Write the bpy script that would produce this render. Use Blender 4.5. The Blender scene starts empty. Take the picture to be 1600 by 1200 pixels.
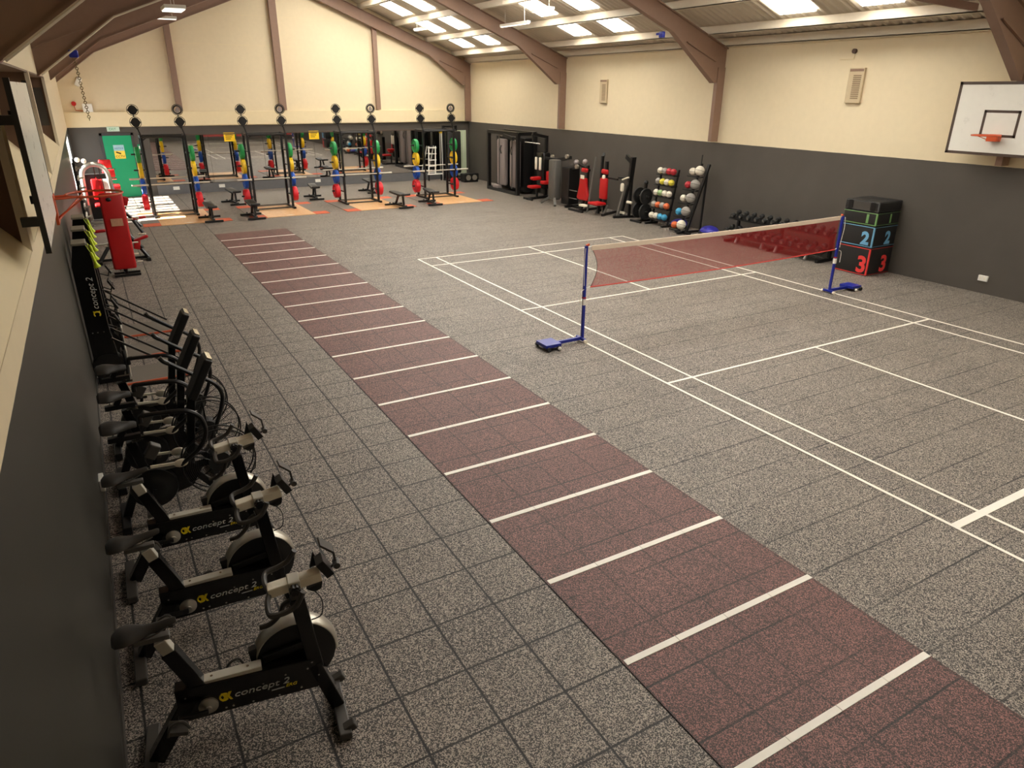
import bpy, bmesh, math, random
from mathutils import Matrix, Vector
random.seed(7)
PI = math.pi
S = bpy.context.scene
COL = S.collection

# ------------------------------------------------------------------ camera, light, exposure
cam_d = bpy.data.cameras.new('camera')
cam = bpy.data.objects.new('camera', cam_d)
COL.objects.link(cam)
YAW, PITCH, ROLL, FPX = .5253, .3969, .0067, 1092.2
cam_d.sensor_width = 36.0
cam_d.lens = FPX / 1600 * 36
cam_d.clip_start = .05
cam_d.clip_end = 200
_f = Vector((math.sin(YAW) * math.cos(PITCH), math.cos(YAW) * math.cos(PITCH), -math.sin(PITCH)))
_r = Vector((math.cos(YAW), -math.sin(YAW), 0))
_u = _r.cross(_f)
_r2 = _r * math.cos(ROLL) + _u * math.sin(ROLL)
_u2 = _u * math.cos(ROLL) - _r * math.sin(ROLL)
cam.matrix_world = Matrix(((_r2.x, _u2.x, -_f.x, -6.2893), (_r2.y, _u2.y, -_f.y, -8.622),
                           (_r2.z, _u2.z, -_f.z, 3.6943), (0, 0, 0, 1)))
S.camera = cam
S.view_settings.view_transform = 'Standard'
S.view_settings.look = 'None'
S.view_settings.gamma = 1
S.view_settings.use_curve_mapping = False
S.view_settings.exposure = 0.92
S.cycles.max_bounces = 7
S.cycles.diffuse_bounces = 5
S.cycles.glossy_bounces = 4
S.cycles.transparent_max_bounces = 12

SKYLIGHT = 9.5          # daylight coming through the translucent roof sheets
TUBE = .8              # strip lights
w = bpy.data.worlds.new('world')
S.world = w
w.use_nodes = True
w.node_tree.nodes['Background'].inputs[0].default_value = (.85, .92, 1, 1)
w.node_tree.nodes['Background'].inputs[1].default_value = 3.0
sun_d = bpy.data.lights.new('sun', 'SUN')
sun_d.energy = 34
sun_d.angle = .006
sun_d.color = (1, .95, .86)
sun = bpy.data.objects.new('sun', sun_d)
COL.objects.link(sun)
sun.location = (-12, 16, 9)
sun.rotation_euler = Vector((.79, .05, -.61)).to_track_quat('-Z', 'Y').to_euler()


# ------------------------------------------------------------------ helpers
class MB:
    def __init__(s):
        s.bm = bmesh.new()

    def quadloop(s, rings, close_u=True, cap=True):
        vs = [[s.bm.verts.new(p) for p in r] for r in rings]
        n = len(vs[0])
        for a, b in zip(vs, vs[1:]):
            for i in range(n if close_u else n - 1):
                j = (i + 1) % n
                try:
                    s.bm.faces.new((a[i], a[j], b[j], b[i]))
                except ValueError:
                    pass
        if cap and n > 2:
            s.bm.faces.new(vs[0][::-1])
            s.bm.faces.new(vs[-1])
        return s

    def box(s, c, d, rot=None):
        c = Vector(c)
        x, y, z = d[0] / 2, d[1] / 2, d[2] / 2
        P = [Vector(p) for p in ((-x, -y, -z), (x, -y, -z), (x, y, -z), (-x, y, -z), (-x, -y, z), (x, -y, z), (x, y, z), (-x, y, z))]
        if rot is not None:
            P = [rot @ p for p in P]
        v = [s.bm.verts.new(c + p) for p in P]
        for f in ((0, 3, 2, 1), (4, 5, 6, 7), (0, 1, 5, 4), (1, 2, 6, 5), (2, 3, 7, 6), (3, 0, 4, 7)):
            s.bm.faces.new([v[i] for i in f])
        return s

    def span(s, a, b):
        return s.box([(p + q) / 2 for p, q in zip(a, b)], [abs(q - p) for p, q in zip(a, b)])

    def frame(s, p, q):
        d = (Vector(q) - Vector(p)).normalized()
        up = Vector((0, 0, 1)) if abs(d.z) < .95 else Vector((1, 0, 0))
        a = d.cross(up).normalized()
        return d, a, a.cross(d)

    def bar(s, p, q, w, h=None):
        h = h or w
        d, a, b = s.frame(p, q)
        R = [[Vector(o) + a * (w / 2) * i + b * (h / 2) * j for i, j in ((-1, -1), (1, -1), (1, 1), (-1, 1))] for o in (p, q)]
        return s.quadloop(R)

    def cyl(s, p, q, r, r2=None, n=14):
        r2 = r if r2 is None else r2
        d, a, b = s.frame(p, q)
        R = [[Vector(o) + (a * math.cos(2 * PI * i / n) + b * math.sin(2 * PI * i / n)) * rr for i in range(n)] for o, rr in ((p, r), (q, r2))]
        return s.quadloop(R)

    def lathe(s, o, axis, prof, n=20):
        """prof: (along, radius)"""
        o = Vector(o)
        d, a, b = s.frame(o, o + Vector(axis))
        R = [[o + d * t + (a * math.cos(2 * PI * i / n) + b * math.sin(2 * PI * i / n)) * max(r, 1e-4) for i in range(n)] for t, r in prof]
        return s.quadloop(R)

    def tube(s, pts, r, n=8, closed=False):
        P = [Vector(p) for p in pts]
        m = len(P)
        rings = []
        prev = None
        for i in range(m):
            if closed:
                t = (P[(i + 1) % m] - P[i - 1]).normalized()
            else:
                t = (P[min(i + 1, m - 1)] - P[max(i - 1, 0)]).normalized()
            if prev is None:
                up = Vector((0, 0, 1)) if abs(t.z) < .9 else Vector((1, 0, 0))
                a = t.cross(up).normalized()
            else:
                a = (prev - t * prev.dot(t)).normalized()
            prev = a
            b = t.cross(a)
            rings.append([P[i] + (a * math.cos(2 * PI * k / n) + b * math.sin(2 * PI * k / n)) * r for k in range(n)])
        if closed:
            rings.append(rings[0])
            return s.quadloop(rings, cap=False)
        return s.quadloop(rings)

    def ring(s, c, axis, R, r, n=28, m=6, a0=0, a1=2 * PI):
        c = Vector(c)
        d, a, b = s.frame(c, c + Vector(axis))
        full = abs(a1 - a0 - 2 * PI) < 1e-6
        k = n if full else n + 1
        pts = [c + (a * math.cos(a0 + (a1 - a0) * i / n) + b * math.sin(a0 + (a1 - a0) * i / n)) * R for i in range(k)]
        return s.tube(pts, r, m, closed=full)

    def sphere(s, c, r, n=14, m=8, sc=(1, 1, 1), z0=-1.0):
        c = Vector(c)
        R = []
        t0 = math.asin(max(-1, z0))
        for j in range(m + 1):
            t = t0 + (PI / 2 - t0) * j / m
            R.append([c + Vector((math.cos(2 * PI * i / n) * math.cos(t) * sc[0], math.sin(2 * PI * i / n) * math.cos(t) * sc[1], math.sin(t) * sc[2])) * r
                      if abs(math.cos(t)) > 1e-4 else c + Vector((math.cos(2 * PI * i / n) * 1e-4, math.sin(2 * PI * i / n) * 1e-4, math.sin(t) * sc[2] * r)) for i in range(n)])
        return s.quadloop(R)

    def prism(s, pts, th, plane='xz', off=0):
        """outline in a plane, thickness across it"""
        def P(u, v, t):
            return Vector((u, t, v)) if plane == 'xz' else Vector((u, v, t)) if plane == 'xy' else Vector((t, u, v))
        A = [s.bm.verts.new(P(u, v, off - th / 2)) for u, v in pts]
        B = [s.bm.verts.new(P(u, v, off + th / 2)) for u, v in pts]
        n = len(pts)
        s.bm.faces.new(A)
        s.bm.faces.new(B[::-1])
        for i in range(n):
            j = (i + 1) % n
            s.bm.faces.new((A[j], A[i], B[i], B[j]))
        return s

    def pad(s, c, d, rot=None, r=.03):
        """cushion: rounded block"""
        c = Vector(c)
        x, y, z = d[0] / 2, d[1] / 2, d[2] / 2
        r = min(r, x * .95, y * .95, z * .95)
        rings = []
        for k in range(5):
            t = -PI / 2 + PI * k / 4
            for_z = (-z + r + r * math.sin(t)) if k < 2 else (z - r + r * math.sin(t)) if k > 2 else None
            o = r * (1 - math.cos(t))
            for zz in ([for_z] if for_z is not None else [-z + r, z - r]):
                ring = []
                for sx, sy, a0 in ((1, 1, 0), (-1, 1, PI / 2), (-1, -1, PI), (1, -1, 1.5 * PI)):
                    for q in range(4):
                        a = a0 + PI / 2 * q / 3
                        p = Vector((sx * (x - r) + math.cos(a) * (r - o), sy * (y - r) + math.sin(a) * (r - o), zz))
                        ring.append(c + (rot @ p if rot is not None else p))
                rings.append(ring)
        return s.quadloop(rings)

    def build(s, name, m, parent=None, smooth=False, bevel=0, kind=None):
        bmesh.ops.recalc_face_normals(s.bm, faces=s.bm.faces)
        me = bpy.data.meshes.new(name)
        s.bm.to_mesh(me)
        s.bm.free()
        o = bpy.data.objects.new(name, me)
        COL.objects.link(o)
        me.materials.append(m)
        if parent is not None:
            o.parent = parent
        if smooth:
            for p in me.polygons:
                p.use_smooth = True
            me.set_sharp_from_angle(angle=math.radians(40))
        if bevel:
            b = o.modifiers.new('bevel', 'BEVEL')
            b.width = bevel
            b.segments = 2
            b.limit_method = 'ANGLE'
        if kind:
            o['kind'] = kind
        return o


def rx(a): return Matrix.Rotation(a, 3, 'X')
def ry(a): return Matrix.Rotation(a, 3, 'Y')
def rz(a): return Matrix.Rotation(a, 3, 'Z')


def tag(o, label, cat, group=None):
    o['label'] = label
    o['category'] = cat
    if group:
        o['group'] = group
    return o


def thing(name, label, cat, loc=(0, 0, 0), rotz=0, group=None):
    o = bpy.data.objects.new(name, None)
    o.empty_display_size = .1
    COL.objects.link(o)
    o.location = loc
    o.rotation_euler = (0, 0, rotz)
    return tag(o, label, cat, group)


def kids(o):
    return [c for c in ALLKIDS.get(o.name, [])]


def copy_tree(root, label=None, loc=None, rotz=None):
    def cp(o, par):
        c = o.copy()
        COL.objects.link(c)
        if par is not None:
            c.parent = par
        for ch in list(o.children):
            cp(ch, c)
        return c
    r = cp(root, None)
    if label:
        r['label'] = label
    if loc is not None:
        r.location = loc
    if rotz is not None:
        r.rotation_euler = (0, 0, rotz)
    return r


def lerp(a, b, t): return a + (b - a) * t


def arc(pts, n=6):
    """smooth Catmull-Rom through points"""
    P = [Vector(p) for p in pts]
    out = []
    for i in range(len(P) - 1):
        p0, p1, p2, p3 = P[max(i - 1, 0)], P[i], P[i + 1], P[min(i + 2, len(P) - 1)]
        for k in range(n):
            t = k / n
            out.append(.5 * ((2 * p1) + (p2 - p0) * t + (2 * p0 - 5 * p1 + 4 * p2 - p3) * t * t + (3 * p1 - p0 - 3 * p2 + p3) * t ** 3))
    out.append(P[-1])
    return out


# ------------------------------------------------------------------ materials
def lin(c):
    return tuple((x / 12.92 if x <= .04045 else ((x + .055) / 1.055) ** 2.4) for x in c)


class NT:
    def __init__(s, name):
        s.m = bpy.data.materials.new(name)
        s.m.use_nodes = True
        s.t = s.m.node_tree
        s.b = s.t.nodes['Principled BSDF']

    def n(s, ty, **kw):
        nd = s.t.nodes.new(ty)
        for k, v in kw.items():
            setattr(nd, k, v)
        return nd

    def link(s, a, b):
        s.t.links.new(a, b)

    def math(s, op, a, b=None, c=None, clamp=False):
        nd = s.n('ShaderNodeMath', operation=op)
        nd.use_clamp = clamp
        for i, x in enumerate((a, b, c)):
            if x is None:
                continue
            if isinstance(x, (int, float)):
                nd.inputs[i].default_value = x
            else:
                s.link(x, nd.inputs[i])
        return nd.outputs[0]

    def mix(s, f, a, b):
        nd = s.n('ShaderNodeMix', data_type='RGBA')
        for sock, x in ((nd.inputs[0], f), (nd.inputs[6], a), (nd.inputs[7], b)):
            if isinstance(x, (int, float)):
                sock.default_value = x
            elif isinstance(x, (tuple, list)):
                sock.default_value = tuple(x)[:3] + (1,)
            else:
                s.link(x, sock)
        return nd.outputs[2]

    def pos(s):
        g = s.n('ShaderNodeNewGeometry')
        x = s.n('ShaderNodeSeparateXYZ')
        s.link(g.outputs['Position'], x.inputs[0])
        return g.outputs['Position'], x.outputs

    def noise(s, scale, detail=3, vec=None, rough=.5):
        nd = s.n('ShaderNodeTexNoise')
        nd.inputs['Scale'].default_value = scale
        nd.inputs['Detail'].default_value = detail
        nd.inputs['Roughness'].default_value = rough
        if vec is None:
            vec = s.n('ShaderNodeTexCoord').outputs['Object']
        s.link(vec, nd.inputs['Vector'])
        return nd.outputs['Fac']


def mat(name, c, rough=.5, metal=0, var=.12, scale=9, spec=.5, coat=0, bump=0, bscale=150):
    """paint, plastic or metal with a procedural wear variation; c is an sRGB colour"""
    k = NT(name)
    c = lin(c)
    f = k.noise(scale, 4)
    k.link(k.mix(f, tuple(x * (1 - var) for x in c), tuple(min(1, x * (1 + var)) for x in c)), k.b.inputs['Base Color'])
    k.link(k.math('MULTIPLY_ADD', f, .16, rough - .08), k.b.inputs['Roughness'])
    k.b.inputs['Metallic'].default_value = metal
    k.b.inputs['Specular IOR Level'].default_value = spec
    k.b.inputs['Coat Weight'].default_value = coat
    if bump:
        bn = k.n('ShaderNodeBump')
        bn.inputs['Strength'].default_value = bump
        bn.inputs['Distance'].default_value = .002
        k.link(k.noise(bscale, 2), bn.inputs['Height'])
        k.link(bn.outputs[0], k.b.inputs['Normal'])
    return k.m


def emit(name, c, e):
    k = NT(name)
    f = k.noise(3, 2)
    col = k.mix(f, tuple(x * .94 for x in c), c)
    k.link(col, k.b.inputs['Emission Color'])
    k.b.inputs['Emission Strength'].default_value = e
    k.b.inputs['Base Color'].default_value = c + (1,)
    return k.m


def rubber(name, dark, fleck, share, x0, dx, y0, dy, xs, ys, fleck_scale=110, rough=.62, x_seam_max=None):
    """moulded rubber-crumb tiles: flecks, and dark joints on a grid"""
    k = NT(name)
    P, X = k.pos()
    v = k.n('ShaderNodeTexVoronoi')
    v.inputs['Scale'].default_value = fleck_scale
    warp = k.n('ShaderNodeVectorMath', operation='MULTIPLY_ADD')
    wn = k.n('ShaderNodeTexNoise')
    wn.inputs['Scale'].default_value = 70
    k.link(P, wn.inputs['Vector'])
    k.link(wn.outputs['Color'], warp.inputs[0])
    warp.inputs[1].default_value = (.012, .012, .012)
    k.link(P, warp.inputs[2])
    k.link(warp.outputs[0], v.inputs['Vector'])
    sp = k.n('ShaderNodeSeparateColor')
    k.link(v.outputs['Color'], sp.inputs[0])
    big = k.noise(1.1, 3, P)
    lim = k.math('MULTIPLY_ADD', big, -.22, 1 - share + .11)
    f = k.math('MULTIPLY', k.math('SUBTRACT', sp.outputs[0], lim), 9, clamp=True)
    tone = k.math('MULTIPLY_ADD', sp.outputs[1], .7, .45)
    flk = k.mix(tone, tuple(x * .35 for x in fleck), fleck)
    body = k.mix(big, tuple(x * .8 for x in dark), tuple(x * 1.25 for x in dark))
    col = k.mix(f, body, flk)

    def seam(c, o, d, wd):
        fr = k.math('FRACT', k.math('DIVIDE', k.math('SUBTRACT', c, o - d * 100), d))
        e = k.math('ABSOLUTE', k.math('SUBTRACT', fr, .5))
        e = k.math('SUBTRACT', .5, e)          # 0 at the joint
        return k.math('MULTIPLY', k.math('SUBTRACT', 1, k.math('DIVIDE', e, wd / d), clamp=True), 1.7, clamp=True)
    n2 = k.noise(.9, 2, P)
    zone = k.math('MULTIPLY', k.math('LESS_THAN', X[0], -3.7), .6)
    br = k.math('ADD', k.math('MULTIPLY_ADD', k.math('SUBTRACT', n2, .5), 2.2, .7), zone, clamp=True)
    sx = k.math('MULTIPLY', seam(X[0], x0, dx, .012), xs)
    if x_seam_max is not None:
        sx = k.math('MULTIPLY', sx, k.math('LESS_THAN', X[0], x_seam_max))
    sy = k.math('MULTIPLY', k.math('MULTIPLY', seam(X[1], y0, dy, .012), ys), br)
    sm = k.math('MAXIMUM', sx, sy)
    col = k.mix(sm, col, (.012, .011, .010))
    k.link(col, k.b.inputs['Base Color'])
    k.link(k.math('MULTIPLY_ADD', f, -.12, rough), k.b.inputs['Roughness'])
    k.b.inputs['Specular IOR Level'].default_value = .45
    bn = k.n('ShaderNodeBump')
    bn.inputs['Strength'].default_value = .35
    bn.inputs['Distance'].default_value = .003
    k.link(k.math('SUBTRACT', k.math('MULTIPLY', f, .3), sm), bn.inputs['Height'])
    k.link(bn.outputs[0], k.b.inputs['Normal'])
    return k.m


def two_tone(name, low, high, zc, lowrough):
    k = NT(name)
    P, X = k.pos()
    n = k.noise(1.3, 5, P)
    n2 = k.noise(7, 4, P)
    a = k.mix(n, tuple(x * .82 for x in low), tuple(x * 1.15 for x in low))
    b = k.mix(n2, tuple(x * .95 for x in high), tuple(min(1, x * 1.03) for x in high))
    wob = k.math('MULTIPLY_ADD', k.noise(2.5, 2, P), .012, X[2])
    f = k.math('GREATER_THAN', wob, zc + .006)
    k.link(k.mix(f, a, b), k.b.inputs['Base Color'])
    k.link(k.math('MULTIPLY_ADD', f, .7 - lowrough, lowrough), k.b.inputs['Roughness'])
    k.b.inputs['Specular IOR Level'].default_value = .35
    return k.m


CREAM = lin((.885, .825, .695))
GREY = lin((.33, .31, .285))
M_floor = rubber('rubber_floor', (.042, .037, .033), (.48, .408, .335), .46, -3.72, .49, .2, .4975, 1.0, .95, 165, x_seam_max=-3.5)
M_track = rubber('red_rubber', (.050, .027, .024), (.33, .135, .112), .43, -3.72, .4825, .2 + .24875, .4975, .55, .9, 170)
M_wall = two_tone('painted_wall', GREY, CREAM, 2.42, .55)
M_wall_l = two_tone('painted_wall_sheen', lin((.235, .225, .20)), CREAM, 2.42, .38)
M_cream = mat('cream_paint', (.90, .835, .68), .7, var=.04)
M_white = mat('white_paint', (.93, .92, .88), .55, var=.04)
M_brown = mat('brown_steel', (.55, .44, .37), .55, var=.1)
M_brown_d = mat('brown_board', (.45, .35, .28), .6, var=.15, scale=3)
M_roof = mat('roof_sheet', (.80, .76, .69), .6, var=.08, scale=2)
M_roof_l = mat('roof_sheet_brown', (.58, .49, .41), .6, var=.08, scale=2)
M_purlin = mat('purlin_paint', (.88, .84, .76), .5, var=.05)
M_black = mat('black_powder_coat', (.075, .072, .07), .36, var=.2)
M_gloss = mat('black_gloss', (.05, .048, .046), .22, var=.2)
M_rub = mat('black_rubber', (.10, .098, .095), .6, var=.2, bump=.3)
M_vinyl = mat('black_vinyl', (.12, .115, .11), .45, var=.15)
M_saddle = mat('saddle_vinyl', (.20, .185, .165), .5, var=.12)
M_grip = mat('grip_rubber', (.24, .225, .205), .55, var=.12)
M_silver = mat('brushed_silver', (.74, .72, .67), .34, .75, var=.1)
M_sil_paint = mat('silver_paint', (.80, .78, .72), .4, .15, var=.06)
M_chrome = mat('chrome', (.82, .82, .80), .16, 1.0, var=.05)
M_ivory = mat('ivory_alloy', (.93, .90, .82), .35, .1, var=.05)
M_red = mat('red_vinyl', (.71, .065, .075), .42, var=.1)
M_red2 = mat('red_rubber_plate', (.90, .12, .17), .45, var=.08)
M_green = mat('green_rubber_plate', (.13, .62, .32), .45, var=.08)
M_yellow = mat('yellow_rubber_plate', (.97, .80, .10), .45, var=.08)
M_blue = mat('blue_rubber_plate', (.07, .32, .72), .45, var=.08)
M_door = mat('green_door_paint', (.06, .60, .40), .4, var=.06)
M_lime = mat('lime_plastic', (.80, .88, .12), .4, var=.08)
M_orange = mat('orange_steel', (.80, .33, .16), .45, var=.15)
M_orub = mat('orange_rubber', (.82, .38, .24), .7, var=.12)
M_line = mat('white_court_paint', (.95, .93, .88), .5, var=.05)
M_net_blue = mat('blue_steel', (.09, .15, .56), .32, var=.1)
M_grey_plas = mat('grey_plastic', (.27, .255, .235), .45, var=.1)
M_mauve = mat('grey_shroud', (.56, .52, .51), .45, var=.05)
M_steel_grey = mat('steel_grey', (.42, .41, .39), .38, .4, var=.08)
M_ytext = mat('yellow_print', (.96, .86, .10), .4, var=.03)
M_wtext = mat('grey_print', (.80, .80, .78), .4, var=.03)
M_light = emit('strip_light', (1, .96, .88), TUBE)
M_sky = emit('skylight_sheet', (1, .965, .895), SKYLIGHT)
M_pale = mat('pale_green_paint', (.80, .85, .72), .5, var=.04)
M_bosu = mat('blue_vinyl', (.20, .19, .62), .35, var=.08)
M_board = mat('backboard_white', (.91, .90, .86), .3, var=.03)
M_mark = mat('dark_brown_paint', (.30, .24, .20), .5, var=.1)


def wood_mat():
    k = NT('platform_wood')
    P, X = k.pos()
    mp = k.n('ShaderNodeMapping')
    mp.inputs['Scale'].default_value = (9, 1.2, 1)
    k.link(P, mp.inputs[0])
    n = k.noise(2.5, 6, mp.outputs[0])
    col = k.mix(n, lin((.80, .58, .36)), lin((.93, .76, .55)))
    fr = k.math('FRACT', k.math('DIVIDE', k.math('ADD', X[0], 50), .25))
    e = k.math('LESS_THAN', fr, .02)
    col = k.mix(k.math('MULTIPLY', e, .35), col, lin((.5, .33, .2)))
    k.link(col, k.b.inputs['Base Color'])
    k.b.inputs['Roughness'].default_value = .38
    return k.m


def net_mat():
    """knotted netting: thin red twine with gaps between"""
    k = NT('red_netting')
    P, X = k.pos()
    tr = k.n('ShaderNodeBsdfTransparent')
    mx = k.n('ShaderNodeMixShader')
    n = k.noise(30, 2, P)
    k.link(k.mix(n, lin((.62, .11, .11)), lin((.74, .16, .15))), k.b.inputs['Base Color'])
    k.b.inputs['Roughness'].default_value = .8

    def strand(c):
        fr = k.math('FRACT', k.math('DIVIDE', k.math('ADD', c, 40), .011))
        return k.math('LESS_THAN', fr, .30)
    f = k.math('MAXIMUM', strand(X[0]), strand(X[2]))
    k.link(f, mx.inputs[0])
    k.link(tr.outputs[0], mx.inputs[1])
    k.link(k.b.outputs[0], mx.inputs[2])
    k.link(mx.outputs[0], k.t.nodes['Material Output'].inputs[0])
    return k.m


def cage_mat():
    """fan guard of close thin wires"""
    k = NT('wire_guard')
    co = k.n('ShaderNodeTexCoord').outputs['Object']
    sp = k.n('ShaderNodeSeparateXYZ')
    k.link(co, sp.inputs[0])
    tr = k.n('ShaderNodeBsdfTransparent')
    mx = k.n('ShaderNodeMixShader')
    r = k.math('SQRT', k.math('ADD', k.math('POWER', sp.outputs[0], 2), k.math('POWER', sp.outputs[2], 2)))
    fr = k.math('FRACT', k.math('DIVIDE', r, .016))
    f = k.math('LESS_THAN', fr, .11)
    k.b.inputs['Base Color'].default_value = (.02, .02, .02, 1)
    k.b.inputs['Roughness'].default_value = .4
    k.link(f, mx.inputs[0])
    k.link(tr.outputs[0], mx.inputs[1])
    k.link(k.b.outputs[0], mx.inputs[2])
    k.link(mx.outputs[0], k.t.nodes['Material Output'].inputs[0])
    return k.m


def mirror_mat():
    k = NT('mirror_glass')
    k.b.inputs['Base Color'].default_value = (.66, .655, .63, 1)
    k.b.inputs['Metallic'].default_value = 1
    k.link(k.math('MULTIPLY_ADD', k.noise(2, 2), .01, .015), k.b.inputs['Roughness'])
    return k.m


def glass_mat():
    k = NT('window_glass')
    tr = k.n('ShaderNodeBsdfTransparent')
    gl = k.n('ShaderNodeBsdfGlossy')
    gl.inputs['Roughness'].default_value = .03
    mx = k.n('ShaderNodeMixShader')
    k.link(k.math('MULTIPLY_ADD', k.noise(4, 2), .02, .05), mx.inputs[0])
    k.link(tr.outputs[0], mx.inputs[1])
    k.link(gl.outputs[0], mx.inputs[2])
    k.link(mx.outputs[0], k.t.nodes['Material Output'].inputs[0])
    return k.m


M_wood, M_net, M_cage, M_mirror, M_glass = wood_mat(), net_mat(), cage_mat(), mirror_mat(), glass_mat()


def text(body, name, m, size, mw, parent=None, ext=.001, shear=0, align='LEFT', sx=1, bold=0):
    cu = bpy.data.curves.new(name, 'FONT')
    cu.body = body
    cu.size = size
    cu.extrude = ext
    cu.shear = shear
    cu.offset = bold
    cu.align_x = align
    cu.resolution_u = 3
    o = bpy.data.objects.new(name, cu)
    me = bpy.data.meshes.new_from_object(o)
    bpy.data.objects.remove(o)
    me.transform(mw @ Matrix.Diagonal((sx, 1, 1, 1)))
    me.materials.clear()
    me.materials.append(m)
    o = bpy.data.objects.new(name, me)
    COL.objects.link(o)
    if parent is not None:
        o.parent = parent
    return o


def M4(xa, ya, o):
    """text basis: reading direction, up direction, origin"""
    x, y = Vector(xa).normalized(), Vector(ya).normalized()
    z = x.cross(y)
    return Matrix(((x.x, y.x, z.x, o[0]), (x.y, y.y, z.y, o[1]), (x.z, y.z, z.z, o[2]), (0, 0, 0, 1)))


# ------------------------------------------------------------------ setting
XL, XR, YB, YF = -6.78, 8.75, 21.4, -10.0
XA = (XL + XR) / 2
SL = .39


def zr(x): return 4.95 + SL * (XR - XA - abs(x - XA))     # underside of the roof sheets


MB().span((XL - .6, YF, -.1), (XR + .3, YB + .2, 0)).build('floor', M_floor, kind='structure')
# right, back and front walls
MB().span((XR, YF, 0), (XR + .25, YB + .2, 4.95)).build('wall_right', M_wall, kind='structure')
b = MB().prism([(XL, 0), (XR, 0), (XR, 4.95), (XA, zr(XA)), (XL, 4.95)], .2, 'xz', YB + .1)
b.build('wall_back', M_wall, kind='structure')
b = MB().prism([(XL - .5, 0), (XR, 0), (XR, 4.95), (XA, zr(XA)), (XL - .5, 4.95)], .2, 'xz', YF - .1)
b.build('wall_front', M_wall, kind='structure')
# left wall with three deep high-level windows and one low barred window
wins = [(-9.0, -2.45), (-2.15, 3.2), (3.4, 9.0)]
WZ0, WZ1, WD = 2.62, 3.9, .42
lowwin = (15.3, 20.9, .75, 2.3)  # opening and bars added to throw the striped sun patch on the floor
b = MB()
b.span((XL - .2, YF, 0), (XL, lowwin[0], 2.6))
b.span((XL - .2, lowwin[0], 0), (XL, lowwin[1], lowwin[2]))
b.span((XL - .2, lowwin[0], lowwin[3]), (XL, lowwin[1], 2.6))
b.span((XL - .2, lowwin[1], 0), (XL, YB, 2.6))
b.span((XL - .2, 9.0, 2.6), (XL, YB, 4.95))
b.span((XL - .2, YF, 3.9), (XL, 9.0, 4.95))
b.span((XL - .2, YF, 2.6), (XL, -9.0, 3.9))
b.span((XL - .2, -2.45, 2.6), (XL, -2.15, 3.9))
b.span((XL - .2, 3.2, 2.6), (XL, 3.4, 3.9))
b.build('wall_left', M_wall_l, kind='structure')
for i, (y0, y1) in enumerate(wins):
    f = MB()
    f.span((XL - WD - .05, y0, 2.5), (XL - WD, y1, 3.95))       # boarded back
    f.span((XL - WD, y1 - .02, 2.5), (XL - .005, y1, 3.95))     # far reveal
    f.span((XL - WD, y0, 2.5), (XL - .005, y0 + .02, 3.95))
    f.span((XL - WD, y0, 3.88), (XL - .005, y1, 3.9))
    w_ = f.build('window_%d' % (i + 1), M_brown_d, kind='structure')
    s_ = MB()
    ys = (y0 + .022, y1 - .022)
    s_.quadloop([[(XL - .003, y, 2.601), (XL - .003, y, 2.606), (XL - WD, y, 3.08), (XL - WD, y, 2.601)] for y in ys])
    s_.build('sill', M_cream, w_)
    g = MB()
    g.bar((XL - .02, y1 - .045, 2.6), (XL - .02, y1 - .045, 3.9), .04, .05)
    g.build('window_post', M_purlin, w_)
    if i == 2:
        g = MB()
        g.span((XL - .34, y1 - .03, 3.0), (XL - .08, y1 - .021, 3.7))
        g.build('mesh_panel', M_grey_plas, w_)
f = MB()
y0, y1, z0, z1 = lowwin
for a_, b_ in (((y0, z0), (y1, z0 + .05)), ((y0, z1 - .05), (y1, z1)), ((y0, z0), (y0 + .05, z1)), ((y1 - .05, z0), (y1, z1))):
    f.span((XL - .16, a_[0], a_[1]), (XL - .04, b_[0], b_[1]))
w4 = f.build('window_4', M_white, kind='structure')
for k in range(1, 8):
    y = y0 + (y1 - y0) * k / 8
    MB().span((XL - .13, y - .07, z0), (XL - .07, y + .07, z1)).build('window_bar', M_white, w4)
MB().span((XL - .105, y0 + .05, z0 + .05), (XL - .095, y1 - .05, z1 - .05)).build('pane', M_glass, w4)
MB().span((XL - .035, YF, 0), (XL + .012, YB, .09)).build('baseboard_left', M_grey_plas, kind='structure')


def corrugated(name, x0, x1, m):
    b = MB()
    n = int((YB - YF) / .1)
    rows = []
    for i in range(n + 1):
        y = YF + (YB - YF) * i / n
        for q, h in ((.0, 0), (.3, .035), (.55, .035), (.85, 0)):
            rows.append((y + q * .2, h) if i % 2 == 0 else None)
    rows = [r for r in rows if r]
    A, B_ = [], []
    for y, h in rows:
        y = min(y, YB)
        A.append((x0, y, zr(x0) + h))
        B_.append((x1, y, zr(x1) + h))
    b.quadloop([A, B_], close_u=False, cap=False)
    o = b.build(name, m, kind='structure')
    sd = o.modifiers.new('thick', 'SOLIDIFY')
    sd.thickness = .03
    sd.offset = 1
    return o


corrugated('ceiling', XR + .2, XA, M_roof)
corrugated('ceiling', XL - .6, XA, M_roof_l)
MB().span((XA - .2, YF, zr(XA) + .03), (XA + .2, YB, zr(XA) + .1)).build('ceiling', M_roof, kind='structure')


def sloped(xa, xb, ya, yb, off, th):
    b = MB()
    b.quadloop([[(x, ya, zr(x) + off), (x, yb, zr(x) + off), (x, yb, zr(x) + off - th), (x, ya, zr(x) + off - th)] for x in (xa, xb)])
    return b


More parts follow.
